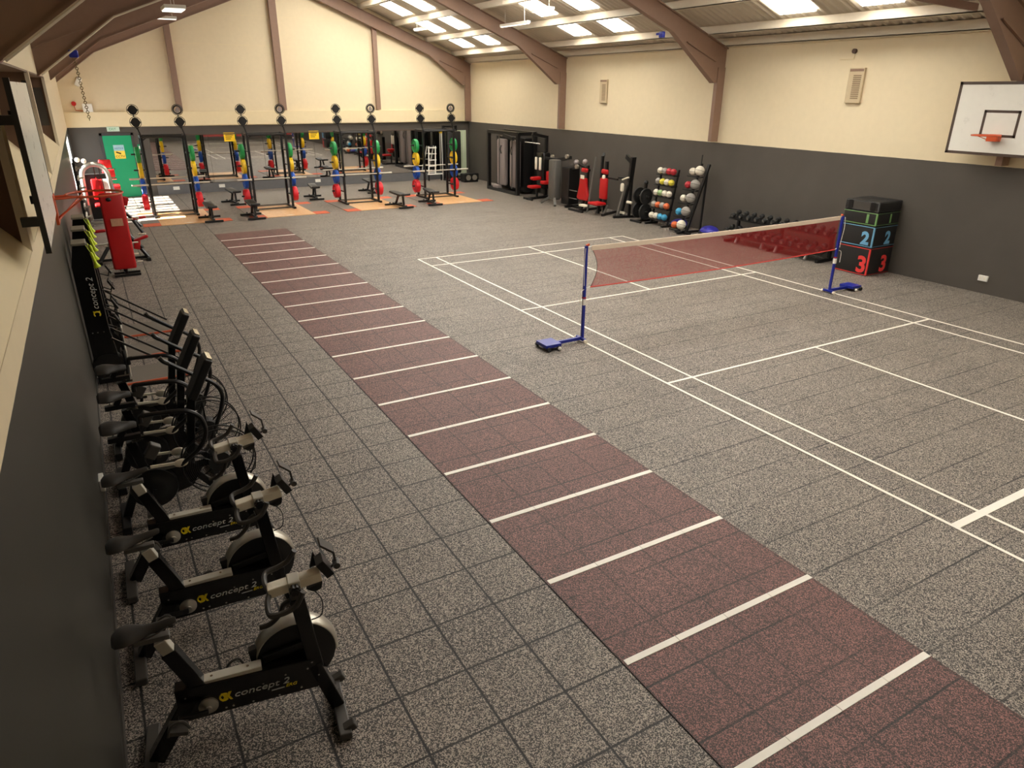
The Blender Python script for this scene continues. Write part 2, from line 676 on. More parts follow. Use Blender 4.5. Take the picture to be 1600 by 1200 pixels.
PX = [2.55, 3.97, 5.37, 6.75, 8.0]
wn_ = 5
for side in (1, -1):
    for y0, y1 in ((18.75, 19.7), (16.65, 17.6), (10.9, 11.8), (8.85, 9.75), (2.75, 3.7), (.75, 1.65), (-4.8, -3.9), (-6.8, -5.9)):
        for xa, xb in ((1.4, 2.35), (2.8, 3.75), (4.2, 5.15), (5.6, 6.5), (7.0, 7.75)):
            if side > 0 and y0 < -6:
                continue
            if side < 0:  # unseen left-slope skylights, added to bring more light into the hall
                if xa > 2.9 or y0 > 16:
                    continue
                xa, xb = 2 * XA - xa, 2 * XA - xb
            o = sloped(xa, xb, y0, y1, -.01, .02).build('window_%d' % wn_, M_sky, kind='structure')
            wn_ += 1
k_ = 1
for side in (1, -1):
    for px in PX + [XR - .12, XA + .25]:
        x = px if side > 0 else 2 * XA - px
        b = MB()
        z = zr(x) - .005
        b.span((x - .03, YF, z - .19), (x + .03, YB, z))
        b.span((x - .03, YF, z - .19), (x + .07 * side + .03 * side, YB, z - .17))
        b.build('trim_%d' % k_, M_purlin if side > 0 else M_brown, kind='structure')
        k_ += 1


def rafter_frame(name, y, both=True):
    """steel portal: columns, haunches and rafters of one I section"""
    b = MB()
    top = lambda x: zr(x) - .2
    for s in (1, -1):
        xw = XR if s > 0 else XL
        h0, h1 = (8.36, 6.81) if s > 0 else (-6.78, -5.5)
        za, zb = 3.93 if s > 0 else 3.88, top(h1) - .42
        prof = [(xw, top(xw)), (XA, top(XA)), (XA, top(XA) - .42), (h1, zb), (h0, za), (xw, za)]
        b.prism(prof, .05, 'xz', y)
        for p, q in (((XA, top(XA)), (xw, top(xw))), ((XA, top(XA) - .42), (h1, zb)), ((h1, zb), (h0, za))):
            b.bar((p[0], y, p[1]), (q[0], y, q[1]), .17, .025)
        b.bar((h1 + s * .5, y, top(h1 + s * .5) - .45), (h0, y, top(h0) - .46), .16, .02)
        if s > 0:          # column showing in front of the right wall
            b.span((xw - .01, y - .06, 2.45), (xw - .26, y + .06, 4.3))
    return b.build(name, M_brown, kind='structure')


for i, y in enumerate((-8.9, -1.3, 6.2, 13.7, 21.15)):
    rafter_frame('beam_%d' % (i + 1), y)
# gable posts, ledge, brace
for i, (x0, x1) in enumerate(((-3.2, -3.0), (.5, .76), (4.45, 4.62))):
    MB().span((x0, YB - .16, 2.95), (x1, YB, zr((x0 + x1) / 2) - .5)).build('column_%d' % (i + 1), M_brown, kind='structure')
MB().span((XL, YB - .12, 2.45), (XR, YB, 2.92)).build('trim_20', M_cream, kind='structure')
MB().bar((4.6, 4.2, zr(4.6) - .25), (8.5, -1.2, 4.95), .09, .12).build('beam_6', M_brown, kind='structure')
for i, z in enumerate((3.95, 5.2, 6.2)):
    lim = XR - XA if z < 4.9 else (zr(XA) - z) / SL
    MB().span((XA - lim + .35, YB - .006, z), (XA + lim - .35, YB, z + .012)).build('trim_%d' % (21 + i), M_mark if False else M_cream, kind='structure')
MB().span((XR - .06, YF, 4.78), (XR, YB, 4.86)).build('trim_30', M_purlin, kind='structure')

# running track, its lines
trk = thing('running_track', 'red-brown rubber sprint track with white cross lines along the hall', 'running track', (-2.75, 2, 0))
MB().span((-3.722 + 2.75, -10 - 2, .001), (-1.775 + 2.75, 12.2 - 2, .006)).build('track_surface', M_track, trk)
for k in range(-9, 12):
    y = .205 + .9965 * k - 2
    b = MB()
    for q in range(4):
        x = -.955 + .483 * q
        b.span((x, y - .026, .004), (x + .478, y + .026, .010))
    b.build('distance_line', M_line, trk)

# badminton court
crt = thing('badminton_court', 'white painted badminton court lines on the grey rubber floor', 'court markings', (3.05, 0, 0))
CX = 3.05


def cl(x0, x1, y0, y1, z=.006):
    MB().span((x0 - CX, y0, .001), (x1 - CX, y1, z)).build('court_line', M_line, crt)


h = .02
for x in (0, .46, 5.64, 6.1):
    cl(x - h, x + h, -6.7, 6.7)
for y, hh in ((6.7, .02), (5.94, .02), (1.94, .02), (-2.02, .02), (-5.95, .04), (-6.7, .02)):
    cl(0, 6.1, y - hh, y + hh, .0055)
cl(3.03, 3.07, 1.94, 6.7)
cl(3.03, 3.07, -6.7, -2.02)

# ------------------------------------------------------------------ exercise bikes with an upright flywheel
def make_bike():
    t = thing('exercise_bike', 'x', 'exercise bike', group='black exercise bikes with silver handlebar stems')
    # rear frame and long box beam
    b = MB()
    b.prism([(.20, .53), (.96, .50), (1.0, .42), (.98, .27), (.60, .285), (.235, .29), (.20, .36)], .085)
    b.build('frame', M_gloss, t, bevel=.006)
    b = MB()
    b.bar((.27, 0, .44), (.03, 0, .05), .085, .09)
    b.build('rear_leg', M_gloss, t, bevel=.006)
    b = MB()
    b.bar((0, -.26, .035), (0, .26, .035), .075, .055)
    b.build('rear_foot', M_grey_plas, t, bevel=.008)
    b = MB()
    b.bar((.97, 0, .45), (1.085, 0, .06), .085, .08)
    b.build('front_leg', M_gloss, t, bevel=.006)
    b = MB()
    b.bar((1.09, -.27, .035), (1.09, .27, .035), .075, .055)
    b.bar((1.09, -.21, .04), (1.16, -.21, .07), .06, .05)
    b.bar((1.09, .21, .04), (1.16, .21, .07), .06, .05)
    b.build('front_foot', M_grey_plas, t, bevel=.008)
    b = MB()
    b.span((.34, -.033, .505), (.675, .033, .54))
    b.build('top_plate', M_sil_paint, t, bevel=.004)
    for x, z in ((.27, .33), (.45, .32), (.49, .32), (.60, .31), (.75, .30), (.88, .31), (.8, .44), (.93, .44), (.25, .47), (.96, .48), (.99, .37), (.67, .42)):
        MB().cyl((x, -.0425, z), (x, -.048, z), .0065, n=8).build('bolt', M_chrome, t)
    for x in (.40, .6):
        MB().cyl((x, 0, .539), (x, 0, .543), .008, n=8).build('bolt', M_chrome, t)
    # crank
    c = MB()
    c.lathe((.36, -.045, .375), (0, -1, 0), [(0, .055), (.012, .055), (.02, .04), (.03, .02), (.045, .02)], 20)
    c.build('chainring', M_silver, t, smooth=True)
    for s, dx, dz in ((-1, -.155, .02), (1, .155, -.02)):
        c = MB()
        c.bar((.36, s * .10, .375), (.36 + dx, s * .115, .375 + dz), .02, .03)
        o = c.build('crank_arm', M_black, t, bevel=.004)
        p = MB()
        p.box((.36 + dx, s * .175, .375 + dz), (.10, .09, .025), ry(.3))
        p.tube(arc([(.36 + dx - .05, s * .22, .375 + dz), (.36 + dx - .03, s * .21, .43 + dz), (.36 + dx + .03, s * .21, .45 + dz), (.36 + dx + .06, s * .2, .38 + dz)], 4), .008, 6)
        p.build('pedal', M_grey_plas, o)
    # seat
    b = MB()
    b.bar((.33, 0, .50), (.215, 0, .80), .072, .085)
    b.build('seat_tube', M_gloss, t, bevel=.006)
    b = MB()
    b.bar((.225, 0, .775), (.185, 0, .885), .06, .066)
    b.build('seat_post', M_sil_paint, t, bevel=.005)
    b = MB()
    b.bar((.06, 0, .905), (.24, 0, .905), .045, .03)
    for s in (-1, 1):
        b.tube([(.04, s * .03, .935), (.10, s * .025, .925), (.17, s * .018, .94), (.24, s * .008, .965)], .005, 6)
    b.build('seat_slide', M_steel_grey, t, bevel=.003)
    sec = [(-.035, .045, .952, .020), (-.015, .080, .962, .028), (.03, .090, .968, .032), (.075, .074, .968, .030), (.12, .046, .968, .026), (.17, .030, .974, .022), (.235, .021, .984, .019), (.275, .017, .992, .016), (.285, .010, .994, .010)]
    b = MB()
    R = []
    for x, wd, z, th in sec:
        R.append([(x, wd * math.cos(a), z + th * (math.sin(a) if math.sin(a) > 0 else .8 * math.sin(a)) - .008 * math.cos(2 * a)) for a in [2 * PI * i / 16 for i in range(16)]])
    b.quadloop(R)
    b.build('saddle', M_saddle, t, smooth=True)
    # flywheel
    b = MB()
    b.lathe((.885, .05, .47), (0, 1, 0), [(0, .05), (.004, .21), (.012, .232), (.115, .232), (.128, .21), (.13, .05)], 40)
    b.build('flywheel_cover', M_black, t, smooth=True)
    b = MB()
    R = []
    for i in range(33):
        a = math.radians(-8 + 196 * i / 32)
        for_r = []
        for y, r in ((.058, .238), (.075, .252), (.15, .252), (.168, .238), (.168, .233), (.058, .233)):
            for_r.append((.885 + math.cos(a) * r, y, .47 + math.sin(a) * r))
        R.append(for_r)
    b.quadloop(R)
    b.build('flywheel_band', M_silver, t, smooth=True)
    b = MB()
    b.bar((.69, .035, .53), (.96, .035, .575), .03, .05)
    b.bar((.655, .08, .44), (.635, .10, .58), .06, .05)
    b.build('chain_guard', M_black, t, bevel=.004)
    # front post and handlebar
    b = MB()
    b.bar((.985, 0, .42), (.925, 0, .955), .08, .085)
    b.build('front_post', M_gloss, t, bevel=.006)
    b = MB()
    b.bar((.94, 0, .90), (.915, 0, 1.03), .065, .07)
    b.build('bar_post', M_grey_plas, t, bevel=.004)
    b = MB()
    b.bar((.775, 0, 1.035), (1.075, 0, 1.075), .075, .062)
    b.build('stem', M_ivory, t, bevel=.006)
    b = MB()
    b.span((.885, -.05, 1.015), (.955, .05, 1.09))
    b.build('stem_clamp', M_sil_paint, t, bevel=.006)
    b = MB()
    for i in range(6):
        a = 2 * PI * i / 6
        b.cyl((.92 + .02 * math.cos(a), -.05, 1.05 + .02 * math.sin(a)), (.92 + .02 * math.cos(a), -.085, 1.05 + .02 * math.sin(a)), .013, n=8)
    b.cyl((.92, -.05, 1.05), (.92, -.095, 1.05), .02)
    b.build('knob', M_black, t)
    for s in (-1, 1):
        b = MB()
        b.tube(arc([(.785, 0, 1.03), (.765, s * .08, 1.02), (.765, s * .17, 1.015), (.785, s * .205, 1.02), (.85, s * .215, 1.03), (.91, s * .215, 1.06), (.955, s * .205, 1.13)], 6), .0165, 8)
        b.build('handlebar', M_grip, t, smooth=True)
    b = MB()
    b.tube(arc([(.90, .01, .93), (.85, .02, .90), (.82, .03, .83), (.76, .04, .77), (.70, .05, .755)], 6), .0155, 8)
    b.build('lower_grip', M_grip, t, smooth=True)
    # performance monitor
    b = MB()
    b.box((1.10, 0, 1.125), (.05, .10, .12), ry(-.5))
    b.prism([(1.02, 1.09), (1.05, 1.2), (1.08, 1.1)], .02, 'xz', .06)
    b.prism([(.985, 1.0), (1.08, 1.03), (1.07, .985), (1.03, .97)], .05, 'xz', 0)
    m_ = b.build('monitor', M_black, t, bevel=.004)
    b = MB()
    b.tube([(1.13, 0, 1.10), (1.17, 0, 1.12), (1.155, 0, 1.235), (1.10, 0, 1.27)], .008, 6)
    b.bar((1.155, -.01, 1.235), (1.085, -.01, 1.30), .09, .012)
    b.cyl((1.17, -.03, 1.12), (1.17, .03, 1.12), .02)
    b.build('phone_holder', M_grey_plas, m_)
    b = MB()
    b.tube(arc([(1.02, -.02, .99), (1.06, -.05, .93), (1.05, -.06, .83), (.99, -.05, .80)], 5), .004, 5)
    b.build('cable', M_black, t)
    # lettering on the beam
    o3 = Vector((.50, -.0445, .378))
    xd = Vector((1, 0, -.015))
    text('concept 2', 'lettering', M_wtext, .062, M4(xd, (0, 0, 1), o3), t, shear=.25, sx=1.27)
    text('ERG', 'lettering', M_ytext, .030, M4(xd, (0, 0, 1), (.79, -.0445, .345)), t, shear=.3, sx=1.2)
    MB().span((.71, -.0455, .345), (.785, -.0443, .352)).build('underline', M_wtext, t)
    b = MB()
    b.ring((.45, -.0445, .40), (0, 1, 0), .024, .0055, 20, 5, PI * .25, PI * 1.75)
    b.prism([(.435, .37), (.455, .37), (.468, .392), (.481, .37), (.493, .37), (.478, .40), (.493, .43), (.476, .43), (.468, .41), (.455, .43), (.435, .43), (.449, .40)], .002, 'xz', -.0448)
    b.build('emblem', M_ytext, t)
    return t


bike = make_bike()
spots = [(-5.1, -.13, 'nearest black exercise bike with black saddle and yellow emblem on its beam'),
         (-4.08, -.03, 'middle of the three exercise bikes with silver handlebar stems'),
         (-3.14, -.02, 'exercise bike with silver stem standing beside the fan bikes')]
for i, (y, a, lab) in enumerate(spots):
    o = bike if i == 0 else copy_tree(bike)
    o.location = (-6.64, y + (.08 if i == 0 else 0), 0)
    o.rotation_euler = (0, 0, a)
    o['label'] = lab


# ------------------------------------------------------------------ fan bikes
def make_fan_bike():
    t = thing('fan_bike', 'x', 'exercise bike', group='black fan bikes with moving handles')
    b = MB()
    b.prism([(.12, .34), (.3, .50), (.62, .52), (.72, .40), (.62, .24), (.3, .17)], .10)
    b.build('housing', M_gloss, t, bevel=.01)
    b = MB()
    b.lathe((.30, -.115, .33), (0, 1, 0), [(0, .03), (.0, .10), (.012, .115), (.012, .19), (.03, .20), (.07, .20)], 32)
    b.build('crank_cover', M_black, t, smooth=True)
    b = MB()
    b.bar((.26, -.07, .505), (.58, -.07, .515), .05, .045)
    b.build('side_rail', M_steel_grey, t, bevel=.005)
    for s, dx, dz in ((-1, -.05, -.19), (1, .05, .19)):
        c = MB()
        c.bar((.30, s * .12, .33), (.30 + dx, s * .14, .33 + dz), .022, .032)
        o = c.build('crank_arm', M_black, t)
        c = MB()
        c.box((.30 + dx, s * .195, .33 + dz), (.11, .10, .03))
        c.build('pedal', M_grey_plas, o, bevel=.005)
    for s in (-1, 1):
        b = MB()
        b.bar((.30, s * .125, .565), (.53, s * .125, .545), .016, .022)
        b.sphere((.55, s * .125, .54), .05, sc=(1.25, .3, .85))
        b.build('linkage_rod', M_ivory, t, smooth=True)
        b = MB()
        if s < 0:
            p = [(.55, -.12, .52), (.72, -.19, .68), (.79, -.26, .85), (.77, -.28, 1.0), (.70, -.28, 1.08), (.6, -.27, 1.11), (.34, -.25, 1.12)]
            q = [(.34, -.25, 1.12), (.305, -.25, 1.115), (.30, -.25, 1.06)]
        else:
            p = [(.60, .12, .50), (.80, .20, .46), (.92, .27, .64), (1.0, .28, .82), (1.03, .28, .97), (.97, .28, 1.10), (.77, .27, 1.25), (.62, .26, 1.37)]
            q = [(.62, .26, 1.37), (.58, .26, 1.40), (.555, .26, 1.44)]
        b.tube(arc(p, 6), .02, 8)
        b.tube(arc(q, 4), .022, 8)
        b.build('handle_arm', M_black, t, smooth=True)
    # saddle and post
    b = MB()
    b.bar((.27, 0, .42), (.19, 0, .80), .07, .08)
    b.build('seat_tube', M_gloss, t, bevel=.006)
    b = MB()
    b.bar((.30, 0, .60), (.38, 0, .72), .085, .10)
    b.build('shin_guard', M_grey_plas, t, bevel=.012)
    b = MB()
    b.bar((.02, 0, .84), (.28, 0, .84), .05, .045)
    b.bar((.12, 0, .86), (.16, 0, .93), .05, .05)
    b.build('seat_slide', M_black, t)
    b = MB()
    b.bar((.20, -.06, .815), (.30, -.06, .815), .014, .02)
    b.build('seat_pin', M_chrome, t)
    b = MB()
    R = []
    for x, wd, z, th in [(-.025, .06, .945, .025), (-.005, .105, .955, .038), (.05, .122, .958, .044), (.10, .105, .956, .042), (.15, .068, .952, .036), (.20, .042, .950, .03), (.25, .032, .948, .024), (.265, .022, .946, .016)]:
        R.append([(x, wd * math.cos(a), z + th * math.sin(a) - .012 * math.cos(2 * a)) for a in [2 * PI * i / 16 for i in range(16)]])
    b.quadloop(R)
    b.build('saddle', M_saddle, t, smooth=True)
    # fan in its wire guard
    fx, fz, fr = .88, .435, .325
    cg = MB()
    for s in (-1, 1):
        R = [[(math.cos(2 * PI * i / 40) * r, s * y, math.sin(2 * PI * i / 40) * r) for i in range(40)] for r, y in ((.10, .085), (.22, .08), (.30, .06), (fr, .035))]
        cg.quadloop(R, cap=False)
    o = cg.build('fan_guard', M_cage, t, smooth=True)
    o.location = (fx, 0, fz)
    b = MB()
    for y in (-.05, .05):
        b.ring((fx, y, fz), (0, 1, 0), fr, .008, 40, 6)
    for k in range(6):
        a = PI / 6 + k * PI / 3
        for s in (-1, 1):
            b.tube([(fx + math.cos(a) * .09, s * .088, fz + math.sin(a) * .09), (fx + math.cos(a) * .30, s * .064, fz + math.sin(a) * .30), (fx + math.cos(a) * fr, s * .04, fz + math.sin(a) * fr)], .004, 5)
    b.build('guard_rim', M_black, t, smooth=True)
    b = MB()
    b.lathe((fx, -.07, fz), (0, 1, 0), [(0, .03), (0, .10), (.14, .10), (.14, .03)], 20)
    for k in range(8):
        a = 2 * PI * k / 8
        b.box((fx + math.cos(a) * .17, 0, fz + math.sin(a) * .17), (.16, .012, .004), ry(-a + .0) @ rx(.5))
    b.build('fan', M_rub, t)
    # front mast, console, feet
    b = MB()
    b.bar((.62, 0, .40), (.74, 0, 1.12), .075, .07)
    b.bar((.60, 0, .42), (.88, 0, .44), .04, .06)
    b.build('mast', M_gloss, t, bevel=.006)
    b = MB()
    b.box((.835, 0, 1.29), (.075, .22, .40), ry(.50))
    b.build('console', M_black, t, bevel=.015)
    b = MB()
    b.box((.935, 0, 1.47), (.045, .19, .02), ry(.50))
    b.build('console_rim', M_chrome, t)
    b = MB()
    b.bar((.16, 0, .36), (.03, 0, .06), .07, .07)
    b.bar((0.02, -.25, .045), (.02, .25, .045), .07, .07)
    b.build('rear_foot', M_black, t, bevel=.008)
    b = MB()
    b.bar((.66, 0, .36), (.86, 0, .09), .06, .06)
    b.bar((.87, -.27, .045), (.87, .27, .045), .07, .06)
    b.build('front_foot', M_black, t, bevel=.008)
    return t


fb = make_fan_bike()
for i, (y, lab) in enumerate(((-2.13, 'fan bike beside the exercise bikes, nearest of the three fan bikes'),
                              (-1.36, 'middle fan bike with tall black console plate'),
                              (-.55, 'fan bike beside the tall wall-side ski machines, furthest of three'))):
    o = fb if i == 0 else copy_tree(fb)
    o.location = (-6.64, y, 0)
    o['label'] = lab


# ------------------------------------------------------------------ upright ski machines
M_cap = mat('grey_cap', (.52, .49, .42), .5, var=.06)
M_deck = mat('grey_deck', (.42, .39, .35), .6, var=.06)
def make_ski():
    t = thing('ski_machine', 'x', 'ski machine', group='tall black ski machines against the wall')
    b = MB()
    b.prism([(-.16, -.0), (.16, 0), (.10, .75), (.085, 1.70), (.06, 1.88), (-.10, 1.88), (-.16, 1.60)], .20)
    b.build('tower', M_gloss, t, bevel=.008)
    b = MB()
    b.span((-.115, -.16, 1.875), (.05, .16, 1.905))
    b.build('top_cap', M_cap, t, bevel=.006)
    b = MB()
    b.lathe((0, -.105, .22), (0, 1, 0), [(0, .02), (0, .19), (.21, .19), (.21, .02)], 30)
    b.build('fan_drum', M_black, t, smooth=True)
    b = MB()
    b.span((.225, -.16, .06), (.24, .16, .44))
    b.build('silver_plate', M_sil_paint, t, bevel=.004)
    for s in (-1, 1):
        MB().tube(arc([(.19, s * .2, .03), (.21, s * .2, .25), (.20, s * .2, .46)], 4), .022, 8).build('edge_rail', M_black, t, smooth=True)
    for s in (-1, 1):
        b = MB()
        b.bar((.10, s * .25, .66), (.92, s * .25, .05), .026, .026)
        b.build('brace', M_black, t)
        b = MB()
        z1 = 1.56 if s < 0 else 1.60
        b.tube([(.04, s * .13, 1.88), (.09, s * .14, z1 + .2)], .004, 5)
        b.lathe((.085, s * .14, z1 + .22), (.2, 0, -1), [(0, .01), (.02, .018), (.11, .018), (.15, .022), (.19, .042), (.20, .04)], 14)
        b.build('pull_handle', M_lime, t, smooth=True)
    b = MB()
    b.span((.10, -.33, .005), (.95, .33, .03))
    b.build('floor_deck', M_deck, t, bevel=.004)
    MB().span((.12, -.345, .005), (.95, -.325, .032)).build('deck_edge', M_orub, t)
    for z in (.80, 1.02):
        b = MB()
        b.tube([(.09, -.08, z), (.20, -.08, z - .05), (.24, -.08, z + .06)], .010, 6)
        b.box((.22, -.08, z + .06), (.025, .13, .14), ry(-.45))
        b.build('monitor_arm' if z < 1 else 'monitor', M_black, t)
    text('concept 2', 'lettering', M_wtext, .105, M4((0, 0, 1), (-1, 0, 0), (.035, -.1015, 1.03)), t, shear=.25, sx=1.0)
    b = MB()
    b.ring((-.0, -.1015, .965), (0, 1, 0), .035, .009, 20, 5, -PI * .25, PI * 1.25)
    b.prism([(-.04, .985), (.04, .985), (.04, 1.01), (.015, 1.0), (-.015, 1.0), (-.04, 1.01)], .003, 'xz', -.1015)
    b.build('emblem', M_ytext, t)
    for x in (-.1, -.04, .03):
        MB().cyl((x, -.10, .72), (x, -.104, .72), .009, n=8).build('bolt', M_chrome, t)
    return t


sk = make_ski()
for i, (y, lab) in enumerate(((1.80, 'tall black ski machine behind the fan bikes with lettering on its near side'),
                              (2.90, 'middle of the three tall black ski machines along the wall'),
                              (4.0, 'ski machine nearest the tall red padded bench'))):
    o = sk if i == 0 else copy_tree(sk)
    o.location = (-6.59, y, 0)
    o['label'] = lab

# ------------------------------------------------------------------ red padded benches by the left wall
t = thing('tall_padded_bench', 'tall upright red padded bench with pale sticker on a black foot', 'bench', (-6.07, 8.3, 0))
b = MB()
b.pad((0, 0, .92), (.44, .10, 1.58), rx(-.04), r=.045)
b.build('pad', M_red, t, smooth=True)
b = MB()
b.box((.02, -.062, 1.12), (.22, .004, .15), rx(-.04))
b.build('sticker', mat('sticker_print', (.78, .58, .47), .4, var=.25, scale=30), t)
b = MB()
b.sphere((-.05, -.04, 1.585), .05, sc=(1, .5, .8))
b.build('strap_knob', M_black, t)
b = MB()
b.bar((0, .09, .05), (0, .13, 1.6), .08, .07)
b.build('spine', M_black, t, bevel=.005)
b = MB()
b.bar((-.23, -.16, .03), (.27, -.16, .03), .06, .05)
b.bar((-.23, .0, .04), (.27, .0, .04), .06, .07)
b.bar((0, -.16, .05), (0, .55, .05), .07, .06)
b.bar((0, .35, .05), (0, .12, .6), .05, .05)
b.build('base', M_black, t, bevel=.005)
for x, z in ((.27, 1.15), (.28, .66), (.30, .25), (-.26, .15), (.25, .42), (-.24, .62)):
    MB().cyl((x - .05, .06, z), (x + .06, .06, z), .016).build('peg', M_ivory, t)

t = thing('weight_bench', 'black framed leg bench with red side pads behind the tall red bench', 'bench', (-6.0, 9.7, 0))
b = MB()
b.bar((-.52, -.2, .035), (-.52, .6, .035), .07, .07)
b.bar((.47, -.2, .035), (.47, .6, .035), .07, .07)
b.bar((-.52, .1, .05), (.47, .1, .05), .06, .06)
b.bar((-.52, .0, .05), (-.15, .2, .55), .06, .06)
b.bar((.47, .0, .05), (.15, .2, .6), .06, .06)
b.bar((.1, .2, .6), (.38, -.1, .30), .06, .06)
b.build('base', M_black, t, bevel=.005)
b = MB()
b.bar((.05, .2, .55), (.15, .35, 1.45), .07, .07)
b.bar((.1, .3, 1.15), (.45, .1, .75), .06, .06)
b.bar((.12, .32, 1.3), (.30, .3, 1.35), .05, .05)
b.cyl((.28, .05, .95), (.45, .0, .62), .035)
b.build('upright', M_black, t, bevel=.005)
for c, d, r_ in (((.42, -.05, .97), (.30, .14, .05), ry(-.08)), ((.38, -.12, .52), (.32, .12, .06), ry(-.30)), ((.28, -.05, .38), (.14, .12, .22), ry(.2)),
                 ((-.40, -.05, .74), (.24, .12, .06), ry(-.05)), ((.22, .25, 1.32), (.12, .12, .2), ry(.3))):
    MB().pad(c, d, r_, r=.025).build('pad', M_red, t, smooth=True)
for p, q in (((.3, -.08, .98), (.42, -.12, .98)), ((-.5, .0, .42), (-.25, -.1, .46)), ((.36, .0, .60), (.5, -.05, .60))):
    MB().cyl(p, q, .022).build('grip', M_ivory, t)

# wall rack on the left wall, silver gym machine and red-seat machine further back
t = thing('wall_barbell_rack', 'black upright rail rack with white and silver hangers on left wall', 'rack', (-6.72, 13.2, 0))
b = MB()
b.bar((.03, -.3, .0), (.03, -.3, 1.95), .05, .05)
b.bar((.03, .9, .0), (.03, .9, 1.95), .05, .05)
b.build('rail', M_black, t)
for k in range(7):
    z = .35 + k * .24
    b = MB()
    b.cyl((.04, -.32 + .02 * k, z), (.20, -.32 + .02 * k, z + .03), .022)
    b.span((.05, -.25, z - .05), (.09, .85, z - .02))
    b.build('hanger', M_ivory if k % 2 else M_silver, t)
t = thing('multi_gym', 'silver arched multi gym with red back pad near the green door', 'gym machine', (-6.2, 16.0, 0))
b = MB()
b.tube(arc([(-.40, 0, .05), (-.40, 0, 1.1), (-.33, 0, 1.50), (-.05, 0, 1.64), (.22, 0, 1.50), (.3, 0, 1.1), (.32, 0, .05)], 6), .075, 10)
b.build('arch', M_silver, t, smooth=True)
b = MB()
b.span((-.34, .05, .06), (.24, .35, 1.35))
b.build('weight_stack', M_vinyl, t, bevel=.01)
for x in (-.05, .08):
    MB().bar((x, -.02, .1), (x, -.02, 1.62), .025, .025).build('guide_rod', M_chrome, t)
b = MB()
b.pad((-.10, -.14, .95), (.20, .10, .60), rx(.12), r=.04)
b.pad((.03, -.12, .95), (.14, .10, .55), rx(.12), r=.04)
b.build('back_pad', M_red, t, smooth=True)
MB().pad((-.05, -.32, .52), (.34, .36, .09), r=.04).build('seat_pad', M_red, t, smooth=True)
b = MB()
b.box((.18, -.1, .95), (.12, .06, .55))
b.build('placard', M_white, t)
b = MB()
b.bar((-.4, -.5, .05), (.32, -.5, .05), .07, .07)
b.bar((0, -.5, .05), (0, .4, .05), .08, .07)
b.bar((0, -.3, .05), (0, -.3, .48), .06, .06)
b.build('base', M_silver, t, bevel=.006)
for x, z in ((-.42, 1.78), (-.26, 1.74)):
    MB().sphere((x, -.02, z), .07).build('pulley', M_ivory, t, smooth=True)
t = thing('seated_machine', 'red padded seat machine standing beside the green door', 'gym machine', (-5.85, 18.6, 0))
for z, y in ((1.42, .05), (1.12, 0), (.70, -.12)):
    MB().pad((-.05 + (1.42 - z) * .18, y, z), (.36, .12 if z > .8 else .34, .26 if z > .8 else .14), rx(.15), r=.04).build('pad', M_red, t, smooth=True)
b = MB()
b.bar((0, .14, .05), (-.1, .14, 1.5), .08, .08)
b.bar((0, -.4, .05), (0, .4, .05), .08, .07)
b.bar((-.3, -.4, .05), (.3, -.4, .05), .07, .07)
b.bar((.02, -.12, .05), (.02, -.12, .62), .07, .07)
b.build('base', M_black, t, bevel=.006)
b = MB()
b.cyl((-.2, -.05, .95), (.2, -.05, .95), .03)
b.cyl((.1, -.3, .45), (.25, -.3, .40), .07)
b.build('roller', M_chrome, t, smooth=True)

# ------------------------------------------------------------------ racks, platforms, plates, barbells
ORD = ['first rack from the green door', 'second rack from the green door', 'third rack from the green door', 'rack furthest from the green door']
RX = [-4.26, -1.25, 1.77, 4.78]
HW, YFR, YRR, RH = .60, 15.9, 16.55, 2.40


